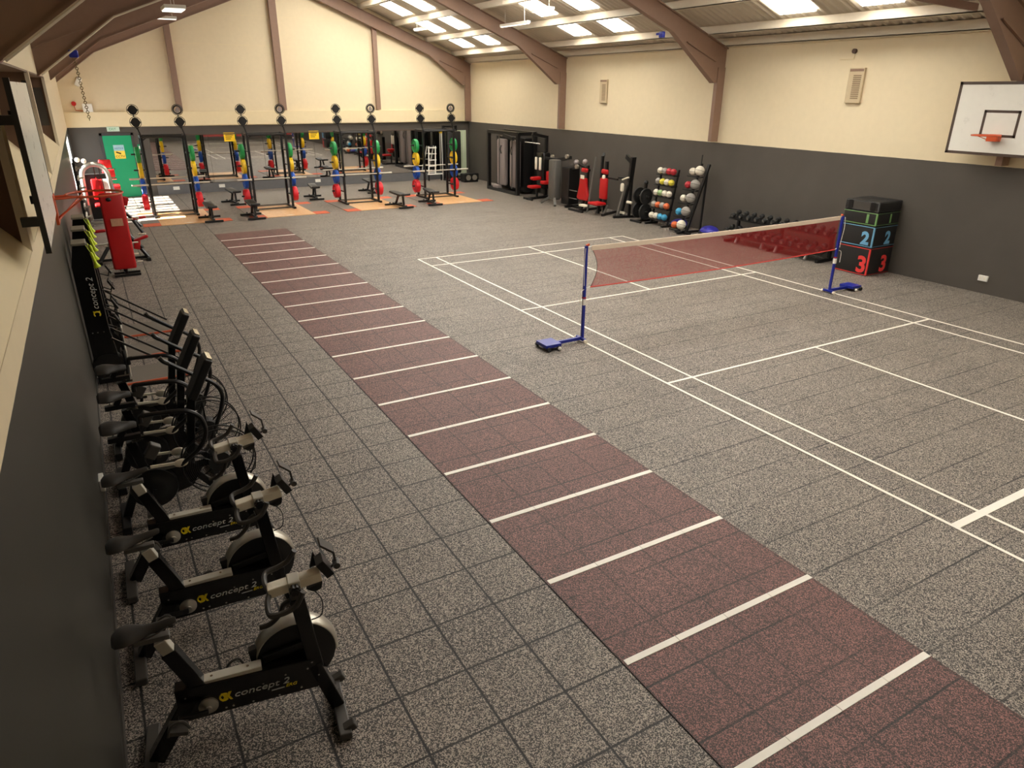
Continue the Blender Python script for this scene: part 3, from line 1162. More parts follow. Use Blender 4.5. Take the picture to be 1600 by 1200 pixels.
def make_rack():
    t = thing('squat_rack', 'x', 'squat rack', (0, 16, 0), group='black squat racks with twin disc tops')
    y0, y1 = YFR - 16, YRR - 16
    for x in (-HW, HW):
        for y in (y0, y1):
            MB().span((x - .035, y - .035, 0), (x + .035, y + .035, RH)).build('upright', M_black, t, bevel=.004)
        b = MB()
        b.span((x - .04, y0 - .25, 0.0), (x + .04, y1 + .15, .06))
        b.build('foot_beam', M_black, t, bevel=.004)
        b = MB()
        b.span((x - .03, y0, RH - .09), (x + .03, y1, RH - .02))
        b.build('side_beam', M_black, t)
        b = MB()
        b.box((x, y0 - .06, .95), (.06, .10, .05))
        b.box((x, y0 - .10, .985), (.06, .02, .08))
        b.build('bar_hook', M_black, t)
        # disc crest over the front upright
        b = MB()
        b.bar((x, y0, RH), (x - .06, y0, RH + .22), .04, .04)
        b.build('crest_post', M_black, t)
        for k, z in enumerate((RH + .36, RH + .70)):
            c = Vector((x - .07 - .02 * k, y0, z))
            b = MB()
            b.ring(c, (0, 1, 0), .152, .009, 28, 6)
            b.bar((c.x, c.y, c.z - .19), (c.x, c.y, c.z - .14), .04, .03)
            if x > 0 and k == 1:
                b.ring(c, (0, 1, 0), .112, .026, 24, 6)
                sil = MB()
                sil.prism([(c.x - .07, c.z - .02), (c.x - .04, c.z - .08), (c.x + .04, c.z - .08), (c.x + .07, c.z - .02), (c.x + .03, c.z + .05), (c.x, c.z + .095), (c.x - .03, c.z + .05)], .015, 'xz', c.y)
                sil.build('crest_plate', M_mauve, t)
            else:
                b.prism([(c.x - .145, c.z), (c.x - .07, c.z - .11), (c.x, c.z - .14), (c.x + .07, c.z - .11), (c.x + .145, c.z), (c.x + .07, c.z + .11), (c.x, c.z + .14), (c.x - .07, c.z + .11)], .02, 'xz', c.y)
            b.build('crest_disc', M_black, t)
        for z in (.42, .91, 1.38, 1.84):
            s = 1 if x > 0 else -1
            b = MB()
            b.cyl((x, .275, z), (x + s * .34, .275, z), .024)
            b.bar((x + s * .02, y0, z), (x + s * .02, y1, z), .03, .04)
            b.build('plate_peg', M_black, t)
    for y in (y0, y1):
        MB().span((-HW, y - .03, RH - .09), (HW, y + .03, RH - .02)).build('cross_beam', M_black, t, bevel=.004)
    b = MB()
    b.cyl((-HW, y0 - .14, RH - .05), (HW, y0 - .14, RH - .05), .016)
    for x in (-HW, HW):
        b.bar((x, y0, RH - .16), (x * .75, y0 + .0, RH - .06), .04, .04)
    b.build('pull_up_bar', M_black, t)
    MB().span((-HW, y1 - .03, .02), (HW, y1 + .03, .08)).build('floor_beam', M_steel_grey, t)
    b = MB()
    b.span((-HW, y0 - .025, 0.012), (HW, y0 + .025, .05))
    b.build('floor_beam', M_grey_plas, t)
    return t


rack = make_rack()
for i, x in enumerate(RX):
    o = rack if i == 0 else copy_tree(rack)
    o.location = (x, 16, .0145)
    o['label'] = 'black squat rack with coloured plates, ' + ORD[i]


def make_plate(m, th):
    t = thing('weight_plate', 'x', 'weight plate')
    b = MB()
    b.lathe((-th / 2, 0, 0), (1, 0, 0), [(0, .04), (0, .10), (th * .15, .12), (th * .15, .19), (0, .205), (0, .222), (th * .1, .232), (th * .9, .232), (th, .222), (th, .205), (th * .85, .19), (th * .85, .12), (th, .10), (th, .04)], 28)
    b.build('rubber_disc', m, t, smooth=True)
    b = MB()
    b.lathe((-th / 2 - .003, 0, 0), (1, 0, 0), [(0, .026), (0, .045), (th + .006, .045), (th + .006, .026)], 16)
    b.build('hub', M_chrome, t, smooth=True)
    return t


for m, cname, z, th in ((M_green, 'green', 1.84, .12), (M_yellow, 'yellow', 1.38, .11), (M_blue, 'blue', .91, .12), (M_red2, 'red', .43, .16)):
    proto = make_plate(m, th)
    proto['group'] = cname + ' bumper plates on the racks'
    first = True
    for i, x in enumerate(RX):
        for s, sn in ((-1, 'left'), (1, 'right')):
            o = proto if first else copy_tree(proto)
            first = False
            o.location = (x + s * (HW + .10 + th / 2), 16.275, z)
            o['label'] = '%s bumper plate on the %s side of the %s' % (cname, sn, ORD[i])


def make_barbell():
    t = thing('barbell', 'x', 'barbell', group='silver barbells on the racks')
    MB().cyl((-.66, 0, 0), (.66, 0, 0), .016, n=10).build('shaft', M_sil_paint, t, smooth=True)
    for s in (-1, 1):
        b = MB()
        b.lathe((s * .66, 0, 0), (s, 0, 0), [(0, .014), (0, .038), (.03, .038), (.03, .025), (.44, .027), (.44, .01)], 14)
        b.build('sleeve', M_sil_paint, t, smooth=True)
    return t


bb = make_barbell()
k = 0
for i, x in enumerate(RX):
    for y, z, nm in ((YFR - .085, 1.0, 'front'), (YRR + .13, 1.10, 'rear')):
        if nm == 'rear' and i in (1,):
            continue
        o = bb if k == 0 else copy_tree(bb)
        k += 1
        o.location = (x + (.02 if i else 0), y, z)
        o['label'] = 'silver barbell across the %s uprights of the %s' % (nm, ORD[i])
# hooks for the rear bars belong to the racks
for i, r_ in enumerate([o for o in list(COL.objects) if o.get('category') == 'squat rack']):
    for x in (-HW, HW):
        MB().span((x - .03, YRR - 16, 1.045), (x + .03, YRR - 16 + .19, 1.073)).build('bar_hook', M_black, r_)


def make_platform(i, x):
    t = thing('lifting_platform', 'pale wood and orange lifting platform under the ' + ORD[i], 'lifting platform', (x + .17, 15.6, 0), group='wooden lifting platforms')
    MB().span((-.75, -1.3, .002), (.75, 1.5, .014)).build('wood_deck', M_wood, t)
    for sx in (-1, 1):
        for y0_, y1_, m in ((-1.3, -.78, M_orub), (-.78, 1.0, M_rub2), (1.0, 1.5, M_orub)):
            MB().span((sx * .755, y0_ + .003, .002), (sx * 1.22, y1_ - .003, .012)).build('corner_mat' if m is M_orub else 'side_mat', m, t)
    b = MB()
    b.prism([(-.14 + .28 * q / 12, -1.13 + .035 * math.sin(PI * q / 12)) for q in range(13)] + [(.14 - .28 * q / 12, -1.13 - .035 * math.sin(PI * q / 12)) for q in range(1, 12)], .002, 'xy', .0155)
    b.build('badge', M_white, t)
    return t


M_rub2 = mat('grey_rubber_mat', (.49, .46, .425), .65, var=.2, scale=60)
for i, x in enumerate(RX):
    make_platform(i, x)


def make_bench():
    t = thing('flat_bench', 'x', 'bench', group='black adjustable benches on the platforms')
    MB().pad((0, .12, .43), (.28, .78, .075), rx(.06), r=.03).build('back_pad', M_vinyl, t, smooth=True)
    MB().pad((0, -.44, .44), (.28, .27, .075), rx(-.15), r=.03).build('seat_pad', M_vinyl, t, smooth=True)
    for y, wd in ((-.48, .26), (.48, .32)):
        MB().span((-wd, y - .04, .0), (wd, y + .04, .06)).build('foot', M_black, t, bevel=.006)
    b = MB()
    b.bar((0, -.48, .06), (0, .48, .06), .07, .06)
    b.bar((0, -.30, .06), (0, -.25, .40), .06, .06)
    b.bar((0, .30, .06), (0, .05, .40), .06, .06)
    b.build('frame', M_black, t, bevel=.005)
    for x in (-.1, .1):
        MB().cyl((x - .02, .54, .05), (x + .02, .54, .05), .04).build('wheel', M_rub, t)
    return t


bn = make_bench()
bl = [(-3.42, 14.63, 0, 'black bench at the front right corner of the first platform by the green door'),
      (-2.2, 14.55, .0, 'black bench with raised pad at the front left of the second platform'),
      (-2.2, 17.9, .1, 'black bench further back on the left side behind the second rack'),
      (.62, 17.9, -.1, 'black bench behind the second and third racks near the mirror'),
      (2.62, 14.5, .1, 'black bench at the front right of the third platform'),
      (3.85, 14.65, -.1, 'black bench at the front left of the last platform'),
      (3.0, 18.6, 0, 'black bench near the mirror between the third and last racks')]
for i, (x, y, a, lab) in enumerate(bl):
    o = bn if i == 0 else copy_tree(bn)
    o.location = (x, y, .013 if 14 < y < 16 else 0)
    o.rotation_euler = (0, 0, a)
    o['label'] = lab

# ------------------------------------------------------------------ back wall: door, signs, mirror
d = MB()
d.span((-5.86, YB - .03, 0), (-5.78, YB + .01, 2.22))
d.span((-4.86, YB - .03, 0), (-4.78, YB + .01, 2.22))
d.span((-5.86, YB - .03, 2.14), (-4.78, YB + .01, 2.22))
d = d.build('door_1', mat('door_frame_grey', (.24, .235, .23), .5), kind='structure')
MB().span((-5.775, YB - .022, .01), (-4.865, YB - .002, 2.135)).build('door_leaf', M_door, d, bevel=.004)
b = MB()
b.cyl((-5.68, YB - .025, 1.02), (-5.68, YB - .07, 1.02), .025)
b.bar((-5.68, YB - .07, 1.02), (-5.55, YB - .07, 1.02), .02, .02)
b.span((-5.71, YB - .028, .9), (-5.65, YB - .02, 1.12))
b.build('door_handle', M_chrome, d)
t = thing('door_notice', 'blue and yellow camera warning notice on the green door', 'sign', (-5.32, YB - .03, 1.62))
MB().span((-.17, -.004, .0), (.17, .004, .2)).build('upper_panel', mat('pale_blue_print', (.62, .78, .80), .5), t)
MB().span((-.17, -.004, -.27), (.17, .004, 0)).build('lower_panel', mat('yellow_card', (.95, .82, .30), .5), t)
text('NOTICE', 'lettering', mat('navy_print', (.15, .25, .55), .5), .075, M4((1, 0, 0), (0, 0, 1), (0, -.0055, .06)), t, align='CENTER')
text('CCTV', 'lettering', M_black, .11, M4((1, 0, 0), (0, 0, 1), (0, -.0055, -.23)), t, align='CENTER')
b = MB()
b.prism([(-.12, -.06), (.03, -.12), (.05, -.08), (-.1, -.02)], .003, 'xz', -.0055)
b.build('camera_symbol', M_black, t)
t = thing('exit_sign', 'green and white exit sign above the green door', 'sign', (-5.38, YB - .04, 2.36))
MB().span((-.2, -.02, -.08), (.2, .03, .08)).build('sign_box', mat('exit_sign_white', (.80, .88, .80), .4), t)
text('EXIT', 'lettering', M_door, .11, M4((1, 0, 0), (0, 0, 1), (-.02, -.022, -.04)), t, align='CENTER')
b = MB()
b.cyl((0, 0, .08), (0, 0, .11), .012)
b.build('bracket', M_white, t)
t = thing('wall_box', 'small green wall box between the green door and the mirror', 'wall box', (-4.62, YB - .03, 1.72))
MB().span((-.09, -.02, -.1), (.09, .03, .1)).build('case', M_door, t, bevel=.006)
MB().span((-.05, -.024, -.05), (.05, -.02, .05)).build('cover', M_white, t)
tag(MB().span((-6.18, YB - .16, 2.93), (-5.88, YB - .12, 3.2)).build('alarm_box', M_white, bevel=.01), 'white alarm box on the back wall ledge by the hanging chain', 'alarm box')
t = thing('alarm_sounder', 'small red alarm sounder high in the back left corner', 'alarm', (-6.42, YB, 3.2))
MB().cyl((0, 0, 0), (0, -.06, 0), .075).build('sounder', M_red, t, smooth=True)
MB().tube([(0, -.02, -.07), (.02, -.02, -.22), (.4, -.02, -.235)], .012, 6).build('cable', M_orange, t)
mr = MB()
for k in range(6):
    x0 = -4.28 + k * 2.0
    mr.span((x0 + .004, YB - .012, .36), (x0 + 1.996, YB - .002, 2.1))
mi = mr.build('wall_mirror', M_mirror)
tag(mi, 'long wall mirror behind the racks on the back wall', 'mirror')
MB().span((-4.3, YB - .03, 0), (7.75, YB, .34)).build('baseboard_back', mat('grey_skirting', (.40, .40, .40), .5), kind='structure')
MB().span((-4.3, YB - .03, 2.1), (7.75, YB, 2.14)).build('trim_31', M_mark, kind='structure')
for i, x in enumerate((-3.66, -2.03, 1.73)):
    t = thing('wall_socket', ('white double socket under the mirror behind the first rack', 'white double socket under the mirror left of the second rack', 'white double socket under the mirror behind the third rack')[i], 'socket', (x, YB - .03, .22), group='sockets under the mirror')
    MB().span((-.11, -.012, -.06), (.11, 0, .06)).build('plate', M_white, t, bevel=.004)
    for s in (-1, 1):
        MB().span((s * .05 - .012, -.018, .01), (s * .05 + .012, -.012, .035)).build('switch', M_ivory, t)
for i, x in enumerate((-1.5, 1.75)):
    t = thing('mirror_notice', ('yellow notice on the mirror left of the second rack', 'yellow notice on the mirror at the third rack')[i], 'sign', (x, YB - .02, 2.0), group='yellow notices on the mirror')
    MB().span((-.2, -.004, -.16), (.2, .004, .16)).build('card', M_yellow, t)
    for k in range(3):
        MB().span((-.14, -.0055, .06 - k * .07), (.14 - .05 * k, -.0045, .085 - k * .07)).build('print', M_black, t)
# back right corner
t = thing('corner_door', 'pale green narrow panel door in the back right corner', 'door', (8.3, YB - .02, 0))
MB().span((-.26, -.03, .12), (.3, .01, 2.06)).build('door_leaf', M_pale, t, bevel=.004)
for x in (-.12, .02, .16):
    MB().span((x - .006, -.036, .15), (x + .006, -.03, 2.02)).build('groove_strip', M_white, t)
t = thing('power_tower', 'tall black power tower in the back right corner by the pale green door', 'gym machine', (7.55, 20.6, 0))
b = MB()
for x in (-.3, .3):
    b.bar((x, .25, 0), (x, .25, 2.3), .09, .09)
    b.bar((x, -.3, .04), (x, .3, .04), .08, .08)
b.bar((-.3, .25, 2.25), (.3, .25, 2.25), .09, .09)
b.bar((-.3, .25, 1.3), (.3, .25, 1.3), .08, .08)
b.build('frame', M_black, t, bevel=.006)
MB().pad((0, .17, 1.75), (.46, .12, .85), r=.04).build('back_pad', M_vinyl, t, smooth=True)
MB().pad((.04, .0, 1.2), (.62, .34, 1.75), r=.05).build('heavy_pad', M_vinyl, t, smooth=True)
t = thing('hurdle_frame', 'white perforated hurdle frame leaning on the mirror', 'hurdle frame', (6.85, 21.1, 0))
b = MB()
for x in (-.24, .08):
    b.bar((x - .05, -.1, .3), (x + .12, .2, 1.42), .07, .03)
for k in range(5):
    z = .36 + k * .25
    b.bar((-.30 + k * .04, -.09 + k * .06, z), (.06 + k * .04, -.09 + k * .06, z), .09, .03)
b.build('ladder', M_white, t)
MB().bar((-.35, -.12, .28), (.35, -.12, .28), .06, .05).build('foot', M_white, t)
b = MB()
for x in (-.3, .3):
    b.bar((x, -.12, 0), (x, -.12, .26), .05, .05)
b.build('legs', M_black, t)
t = thing('marker_pole', 'white pole with yellow tip standing against the mirror', 'pole', (7.38, 21.25, 0))
MB().cyl((0, 0, .0), (.0, .05, 1.95), .035).build('shaft', M_white, t, smooth=True)
MB().cyl((.0, .05, 1.95), (0, .055, 2.08), .05).build('tip', M_yellow, t, smooth=True)
t = thing('wheeled_base', 'low black wheeled base with silver discs in front of the corner door', 'wheeled base', (7.95, 19.85, 0))
MB().span((-.3, -.2, .08), (.4, .25, .36)).build('body', M_black, t, bevel=.03)
for x in (-.12, .18):
    MB().cyl((x, -.2, .2), (x, -.24, .2), .11, n=20).build('wheel', M_silver, t, smooth=True)
MB().span((-.28, -.15, 0), (.38, .2, .08)).build('skid', M_rub, t)

# ------------------------------------------------------------------ machines along the right wall
def roller(p, q, r, m, par, nm='roller'):
    MB().cyl(p, q, r).build(nm, m, par, smooth=True)


t = thing('cable_crossover', 'tall black twin cable machine with grey shrouds in the far right corner', 'cable machine', (8.05, 16.5, 0))
b = MB()
for x, y in ((-.4, -1.4), (-.4, .9), (.35, -1.4), (.35, .9)):
    b.bar((x, y, 0), (x, y, 2.25), .13, .13)
b.bar((-.4, -1.4, 2.22), (-.4, .9, 2.22), .13, .13)
b.bar((.35, -1.4, 2.22), (.35, .9, 2.22), .13, .13)
b.bar((-.4, -1.4, .06), (-.4, .9, .06), .13, .13)
b.bar((-.4, -1.4, 2.22), (.35, -1.4, 2.22), .13, .13)
b.bar((-.4, -.3, 2.15), (-.55, -1.3, 2.05), .10, .12)
b.build('frame', M_black, t, bevel=.006)
for y, wd in ((.1, .32), (-.9, .30)):
    b = MB()
    b.pad((-.22, y, 1.10), (.20, wd * 2, 1.75), r=.08)
    b.build('shroud', M_mauve, t, smooth=True)
    MB().bar((-.37, y, .2), (-.37, y, 2.1), .03, .03).build('guide_rod', M_steel_grey, t)
b = MB()
b.span((-.08, -1.32, .1), (.32, .84, 2.05))
b.build('weight_stack', M_black, t)
MB().pad((-.38, .25, .17), (.2, .4, .12), r=.03).build('foot_plate', M_mauve, t, smooth=True)
for y in (-.15, -.95):
    MB().tube(arc([(-.42, y, 1.75), (-.46, y, 1.6), (-.42, y, 1.45)], 4), .02, 6).build('cable_handle', M_black, t)

t = thing('lat_pull_machine', 'seated pulldown machine with three red pads and twin silver guards', 'gym machine', (7.95, 13.9, 0))
b = MB()
b.bar((.35, .25, 0), (.35, .25, 2.2), .10, .1)
b.bar((.35, .25, 2.15), (-.35, .1, 2.28), .09, .1)
b.bar((-.35, .1, 2.28), (-.30, .1, 1.95), .06, .06)
b.bar((-.6, 0, .04), (.45, .2, .04), .09, .08)
b.bar((-.55, -.3, .04), (-.55, .3, .04), .07, .07)
b.bar((-.15, .05, .04), (-.15, .05, .45), .07, .07)
b.build('frame', M_black, t, bevel=.006)
MB().pad((.15, .15, 1.0), (.34, .56, 1.3), r=.08).build('housing', M_gloss, t, smooth=True)
for y in (.02, .30):
    MB().pad((-.05, y, 1.25), (.06, .13, .45), r=.03).build('guard_panel', M_ivory, t, smooth=True)
for c, dd in (((-.15, .10, .74), (.42, .24, .12)), ((-.35, -.08, .47), (.42, .36, .10)), ((.02, -.28, .62), (.34, .3, .12)), ((.12, -.32, .85), (.12, .24, .34))):
    MB().pad(c, dd, r=.04).build('pad', M_red, t, smooth=True)
b = MB()
b.cyl((-.38, -.5, 1.98), (-.38, .55, 1.98), .018)
b.build('pull_bar', M_chrome, t, smooth=True)

t = thing('column_cable_machine', 'grey column cable machine with black stack between red padded machines', 'cable machine', (7.75, 12.3, 0))
MB().pad((-.1, .25, .85), (.30, .40, 1.35), r=.06).build('column', M_steel_grey, t, smooth=True)
b = MB()
for s in (-1, 1):
    b.bar((-.1, .25, .35), (-.35, .25 + s * .45, .03), .09, .08)
b.build('legs', M_steel_grey, t, bevel=.006)
b = MB()
b.span((-.05, -.55, .08), (.40, -.10, 1.30))
b.build('weight_stack', M_black, t, bevel=.02)
b = MB()
b.bar((.1, .3, 1.5), (.1, -.4, 1.62), .10, .1)
b.bar((.1, .3, 1.5), (-.3, .6, 1.55), .08, .08)
b.bar((.1, -.4, 1.25), (.1, -.9, 1.35), .07, .07)
b.bar((.35, -.6, 0.04), (-.2, -.6, .04), .08, .08)
b.bar((.1, -.3, .04), (.1, -1.1, .04), .08, .08)
b.build('arm', M_black, t, bevel=.005)
for y, z in ((.55, 1.58), (-.35, 1.66), (-.95, 1.38)):
    MB().cyl((.02, y, z), (-.06, y, z), .07, n=18).build('pulley', M_silver, t, smooth=True)
for z in (.32, .58):
    MB().cyl((.0, -.55, z), (.0, -1.0, z), .018).build('grab_rail', M_steel_grey, t, smooth=True)

t = thing('chest_press_machine', 'machine with a red back pad that widens downwards, left of two red padded ones', 'gym machine', (8.0, 10.95, 0))
MB().prism([(-.17, 1.06), (.17, 1.06), (.20, .80), (.32, .40), (.24, .34), (-.28, .34), (-.32, .42), (-.20, .8)], .10, 'yz', -.25).build('back_pad', M_red, t, bevel=.03)
MB().pad((-.24, -.02, 1.30), (.10, .30, .13), r=.04).build('head_pad', M_red, t, smooth=True)
MB().pad((-.31, .0, 1.09), (.02, .2, .12), r=.008).build('label_plate', M_ivory, t, smooth=True)
b = MB()
b.bar((-.1, 0, .05), (-.1, 0, 1.45), .08, .08)
b.bar((-.6, -.2, .04), (.4, .0, .04), .08, .08)
b.bar((-.6, -.5, .04), (-.6, .3, .04), .07, .07)
b.bar((-.1, -.1, 1.3), (-.1, .6, 1.45), .07, .07)
b.bar((-.3, 0, .05), (-.2, 0, .4), .08, .08)
b.build('frame', M_black, t, bevel=.006)
MB().bar((-.45, -.55, .05), (-.1, -.42, 1.75), .05, .05).build('slanted_post', M_steel_grey, t, bevel=.005)
for y, z in ((.6, 1.5), (.1, 1.55)):
    MB().sphere((-.15, y, z), .09).build('counterweight', M_mauve, t, smooth=True)
MB().pad((-.45, -.35, .22), (.2, .36, .07), r=.03).build('foot_rest', M_ivory, t, smooth=True)

t = thing('shoulder_press_machine', 'machine with a straight red back pad and low red seat on the right wall', 'gym machine', (8.05, 9.95, 0))
MB().pad((-.22, 0, .82), (.10, .36, .66), r=.04).build('back_pad', M_red, t, smooth=True)
MB().pad((-.2, 0, 1.34), (.10, .32, .15), r=.05).build('head_pad', M_red, t, smooth=True)
MB().pad((-.42, .05, .36), (.42, .48, .09), r=.04).build('seat_pad', M_red, t, smooth=True)
MB().pad((-.24, 0, 1.18), (.06, .14, .12), r=.03).build('adjuster', M_ivory, t, smooth=True)
b = MB()
b.bar((-.1, .05, .05), (-.1, .05, 1.65), .09, .09)
b.bar((-.1, .3, .05), (-.1, .3, 1.8), .08, .08)
b.bar((-.1, .3, 1.65), (.1, .5, 1.85), .08, .08)
b.bar((-.45, -.3, .04), (.4, .1, .04), .08, .08)
b.bar((-.35, .05, .04), (-.35, .05, .32), .08, .08)
b.bar((-.1, .0, 1.15), (-.1, -.55, 1.15), .05, .05)
b.build('frame', M_black, t, bevel=.006)
for s in (-1, 1):
    MB().bar((-.35, s * .22, .03), (-.1, s * .1, .3), .06, .06).build('strut', M_steel_grey, t)

t = thing('standing_press_machine', 'narrow black standing machine with a white hand weight, right of the red pads', 'gym machine', (8.1, 9.1, 0))
b = MB()
b.bar((-.1, .1, .05), (.1, .0, 1.15), .07, .07)
b.bar((.1, 0, 1.1), (.05, -.15, 1.85), .10, .16)
b.bar((.05, -.1, 1.7), (.05, .2, 1.85), .08, .14)
b.bar((.1, -.05, .05), (.12, -.05, 1.3), .07, .07)
b.bar((-.4, .1, .04), (.35, -.1, .04), .09, .08)
b.bar((.1, .05, 1.2), (-.1, .35, 1.2), .05, .05)
b.build('frame', M_black, t, bevel=.006)
MB().bar((-.25, .1, .05), (.0, .08, 1.0), .07, .07).build('slanted_post', M_steel_grey, t)
MB().pad((-.1, .12, .93), (.1, .13, .26), r=.05).build('hand_weight', M_ivory, t, smooth=True)
for y, z in ((-.28, .52), (.05, .16)):
    MB().pad((-.1, y, z), (.08, .26, .08), r=.03).build('foot_rest', M_ivory, t, smooth=True)
MB().cyl((-.05, -.1, 1.25), (-.05, .2, 1.15), .025).build('grip', M_ivory, t, smooth=True)

# plate tree
t = thing('plate_tree', 'black plate tree stand between machines and the ball rack', 'plate rack', (8.12, 8.3, 0))
b = MB()
b.bar((-.25, 0, .03), (.3, 0, .03), .06, .06)
b.bar((-.25, -.25, .03), (-.25, .25, .03), .06, .06)
b.bar((.3, -.25, .03), (.3, .25, .03), .06, .06)
b.bar((0, 0, .03), (.05, 0, 1.15), .07, .07)
for z in (.33, .78):
    b.cyl((-.05, -.3, z), (-.05, .3, z), .022)
    b.bar((-.05, 0, z), (.05, 0, z), .06, .06)
b.build('stand', M_black, t, bevel=.004)
MB().sphere((0.05, 0, 1.16), .07).build('cap', M_black, t, smooth=True)
pl = make_plate(M_rub, .06)
pl.name = 'weight_plate'
pl['group'] = 'black plates on the plate tree'
for k, (s, z, j, lab) in enumerate(((-1, .78, 0, 'upper near side'), (1, .78, 0, 'upper far side'), (-1, .33, 0, 'lower near side'), (1, .33, 0, 'lower far side'))):
    o = pl if k == 0 else copy_tree(pl)
    o.location = (8.07, 8.3 + s * .16, z)
    o.rotation_euler = (0, 0, PI / 2)
    o['label'] = 'black weight plate on the %s peg of the plate tree' % lab

# rack of coloured balls
t = thing('ball_rack', 'five tier stand filled with coloured medicine balls by the right wall', 'ball rack', (8.2, 7.55, 0))
b = MB()
for y in (-.36, .36):
    b.bar((-.28, y, .03), (.2, y, .03), .06, .05)
    b.bar((-.05, y, .05), (.22, y, 1.62), .05, .05)
b.build('frame', M_black, t, bevel=.004)
bc = [('white', (.88, .85, .78)), ('red', (.72, .16, .2)), ('yellow', (.86, .80, .25)), ('pale green', (.66, .78, .55)), ('orange', (.88, .42, .22)), ('blue', (.25, .62, .78)), ('grey', (.62, .6, .57))]
bm_ = {n: mat('ball_' + n.replace(' ', '_'), c, .5, var=.1) for n, c in bc}
tiers = [('bottom', .22, ['white', 'white', 'blue', 'blue']), ('second', .54, ['grey', 'orange', 'grey', 'orange']), ('middle', .88, ['white', 'pale green', 'white', 'white']),
         ('fourth', 1.20, ['grey', 'yellow', 'white', 'yellow']), ('top', 1.50, ['white', 'grey', 'red', 'red'])]
po = ['leftmost', 'second', 'third', 'rightmost']
for nm, z, cs in tiers:
    xs_ = -.05 + .16 * (z - .05) - .10
    b = MB()
    b.bar((xs_ - .06, -.38, z - .05), (xs_ - .06, .38, z - .05), .03, .03)
    b.bar((xs_ + .08, -.38, z - .05), (xs_ + .08, .38, z - .05), .03, .03)
    for y in (-.36, .36):
        b.bar((xs_ - .07, y, z - .05), (xs_ + .16, y, z - .05), .03, .03)
    b.build('shelf_rail', M_black, t)
    for k, cn in enumerate(cs):
        y = .28 - .187 * k
        bt = thing('medicine_ball', '%s medicine ball, %s on the %s tier of the ball stand' % (cn, po[k], nm), 'ball', (8.2 + xs_, 7.55 + y, z + .055), group='medicine balls on the five tier stand')
        MB().sphere((0, 0, 0), .093, 16, 10).build('ball', bm_[cn], bt, smooth=True)
        b = MB()
        b.ring((0, 0, 0), (0, 0, 1), .0925, .004, 20, 5)
        b.build('seam', M_rub, bt)

# tall slanted rack with pale wall balls
t = thing('wall_ball_rack', 'tall slanted black rack holding pale balls next to the dumbbell rack', 'ball rack', (8.0, 6.2, 0))
b = MB()
b.bar((-.15, -.12, .03), (.48, -.12, 1.86), .08, .06)
b.bar((-.15, .16, .03), (.48, .16, 1.86), .05, .05)
b.bar((-.35, .0, .03), (.45, 0, .03), .08, .06)
b.bar((-.15, -.3, .03), (-.15, .3, .03), .07, .06)
b.bar((.4, -.1, .05), (.45, -.1, 1.7), .05, .05)
b.build('frame', M_black, t, bevel=.005)
MB().bar((.38, .1, 1.8), (.40, .1, 2.1), .02, .02).build('hook', M_black, t)
tn = ['bottom', 'second', 'middle', 'fourth', 'top']
for k in range(5):
    z = .24 + .36 * k
    x = -.15 + .63 * (z - .03) / 1.83
    b = MB()
    b.bar((x - .2, -.06, z - .16), (x, -.06, z - .16), .03, .03)
    b.bar((x - .2, .16, z - .16), (x, .16, z - .16), .03, .03)
    b.bar((x - .2, -.1, z - .16), (x - .2, .42, z - .16), .03, .03)
    b.build('cradle', M_black, t)
    bt = thing('wall_ball', 'pale grey ball on the %s cradle of the slanted rack' % tn[k], 'ball', (8.0 + x - .11, 6.2 + .05, z + .005), group='pale balls on the slanted rack')
    MB().sphere((0, 0, 0), .132, 18, 10).build('ball', bm_['white'] if k in (0, 4) else bm_['grey'], bt, smooth=True)
    b = MB()
    b.ring((0, 0, 0), (.3, 0, 1), .131, .005, 24, 5)
    b.build('seam', M_rub, bt)
    cn = ['orange', 'blue', 'white', 'red', 'white'][k]
    bt = thing('hand_ball', 'small %s ball on the far end of the %s cradle of the slanted rack' % (cn, tn[k]), 'ball', (8.0 + x - .13, 6.2 + .30, z - .03), group='small balls on the slanted rack')
    MB().sphere((0, 0, 0), .10, 16, 8).build('ball', bm_[cn], bt, smooth=True)
    b = MB()
    b.ring((0, 0, 0), (0, 0, 1), .0995, .004, 20, 5)
    b.build('seam', M_rub, bt)

for k, (x, y, lab) in enumerate(((8.42, 5.75, 'blue balance dome on black base beside the slanted ball rack'), (8.45, 7.0, 'blue balance dome on the floor between the two ball racks'))):
    t = thing('balance_dome', lab, 'balance trainer', (x, y, 0), group='blue balance domes')
    MB().lathe((0, 0, 0), (0, 0, 1), [(0, .24), (.02, .29), (.06, .30), (.09, .28)], 28).build('base', M_rub, t, smooth=True)
    MB().sphere((0, 0, .08), .27, 26, 8, (1, 1, .62), 0).build('dome', M_bosu, t, smooth=True)

# ------------------------------------------------------------------ dumbbell rack
t = thing('dumbbell_rack', 'long black two tier dumbbell rack behind the badminton net', 'dumbbell rack', (8.3, 3.35, 0))
b = MB()
for y in (-1.45, 0, 1.45):
    b.bar((.2, y, .04), (.2, y, .68), .07, .07)
    b.bar((-.25, y, .04), (.3, y, .04), .07, .07)
b.build('frame', M_black, t, bevel=.005)
for y in (-.2, .25, 1.1, -1.1):
    MB().bar((-.22, y, .02), (-.15, y, .2), .05, .05).build('strut', M_mauve, t)
SH = [('lower', .26, -.12), ('upper', .64, .06)]
for nm, z, x in SH:
    b = MB()
    b.box((x, 0, z), (.30, 3.1, .03), ry(-.3))
    b.build('shelf', M_black, t)


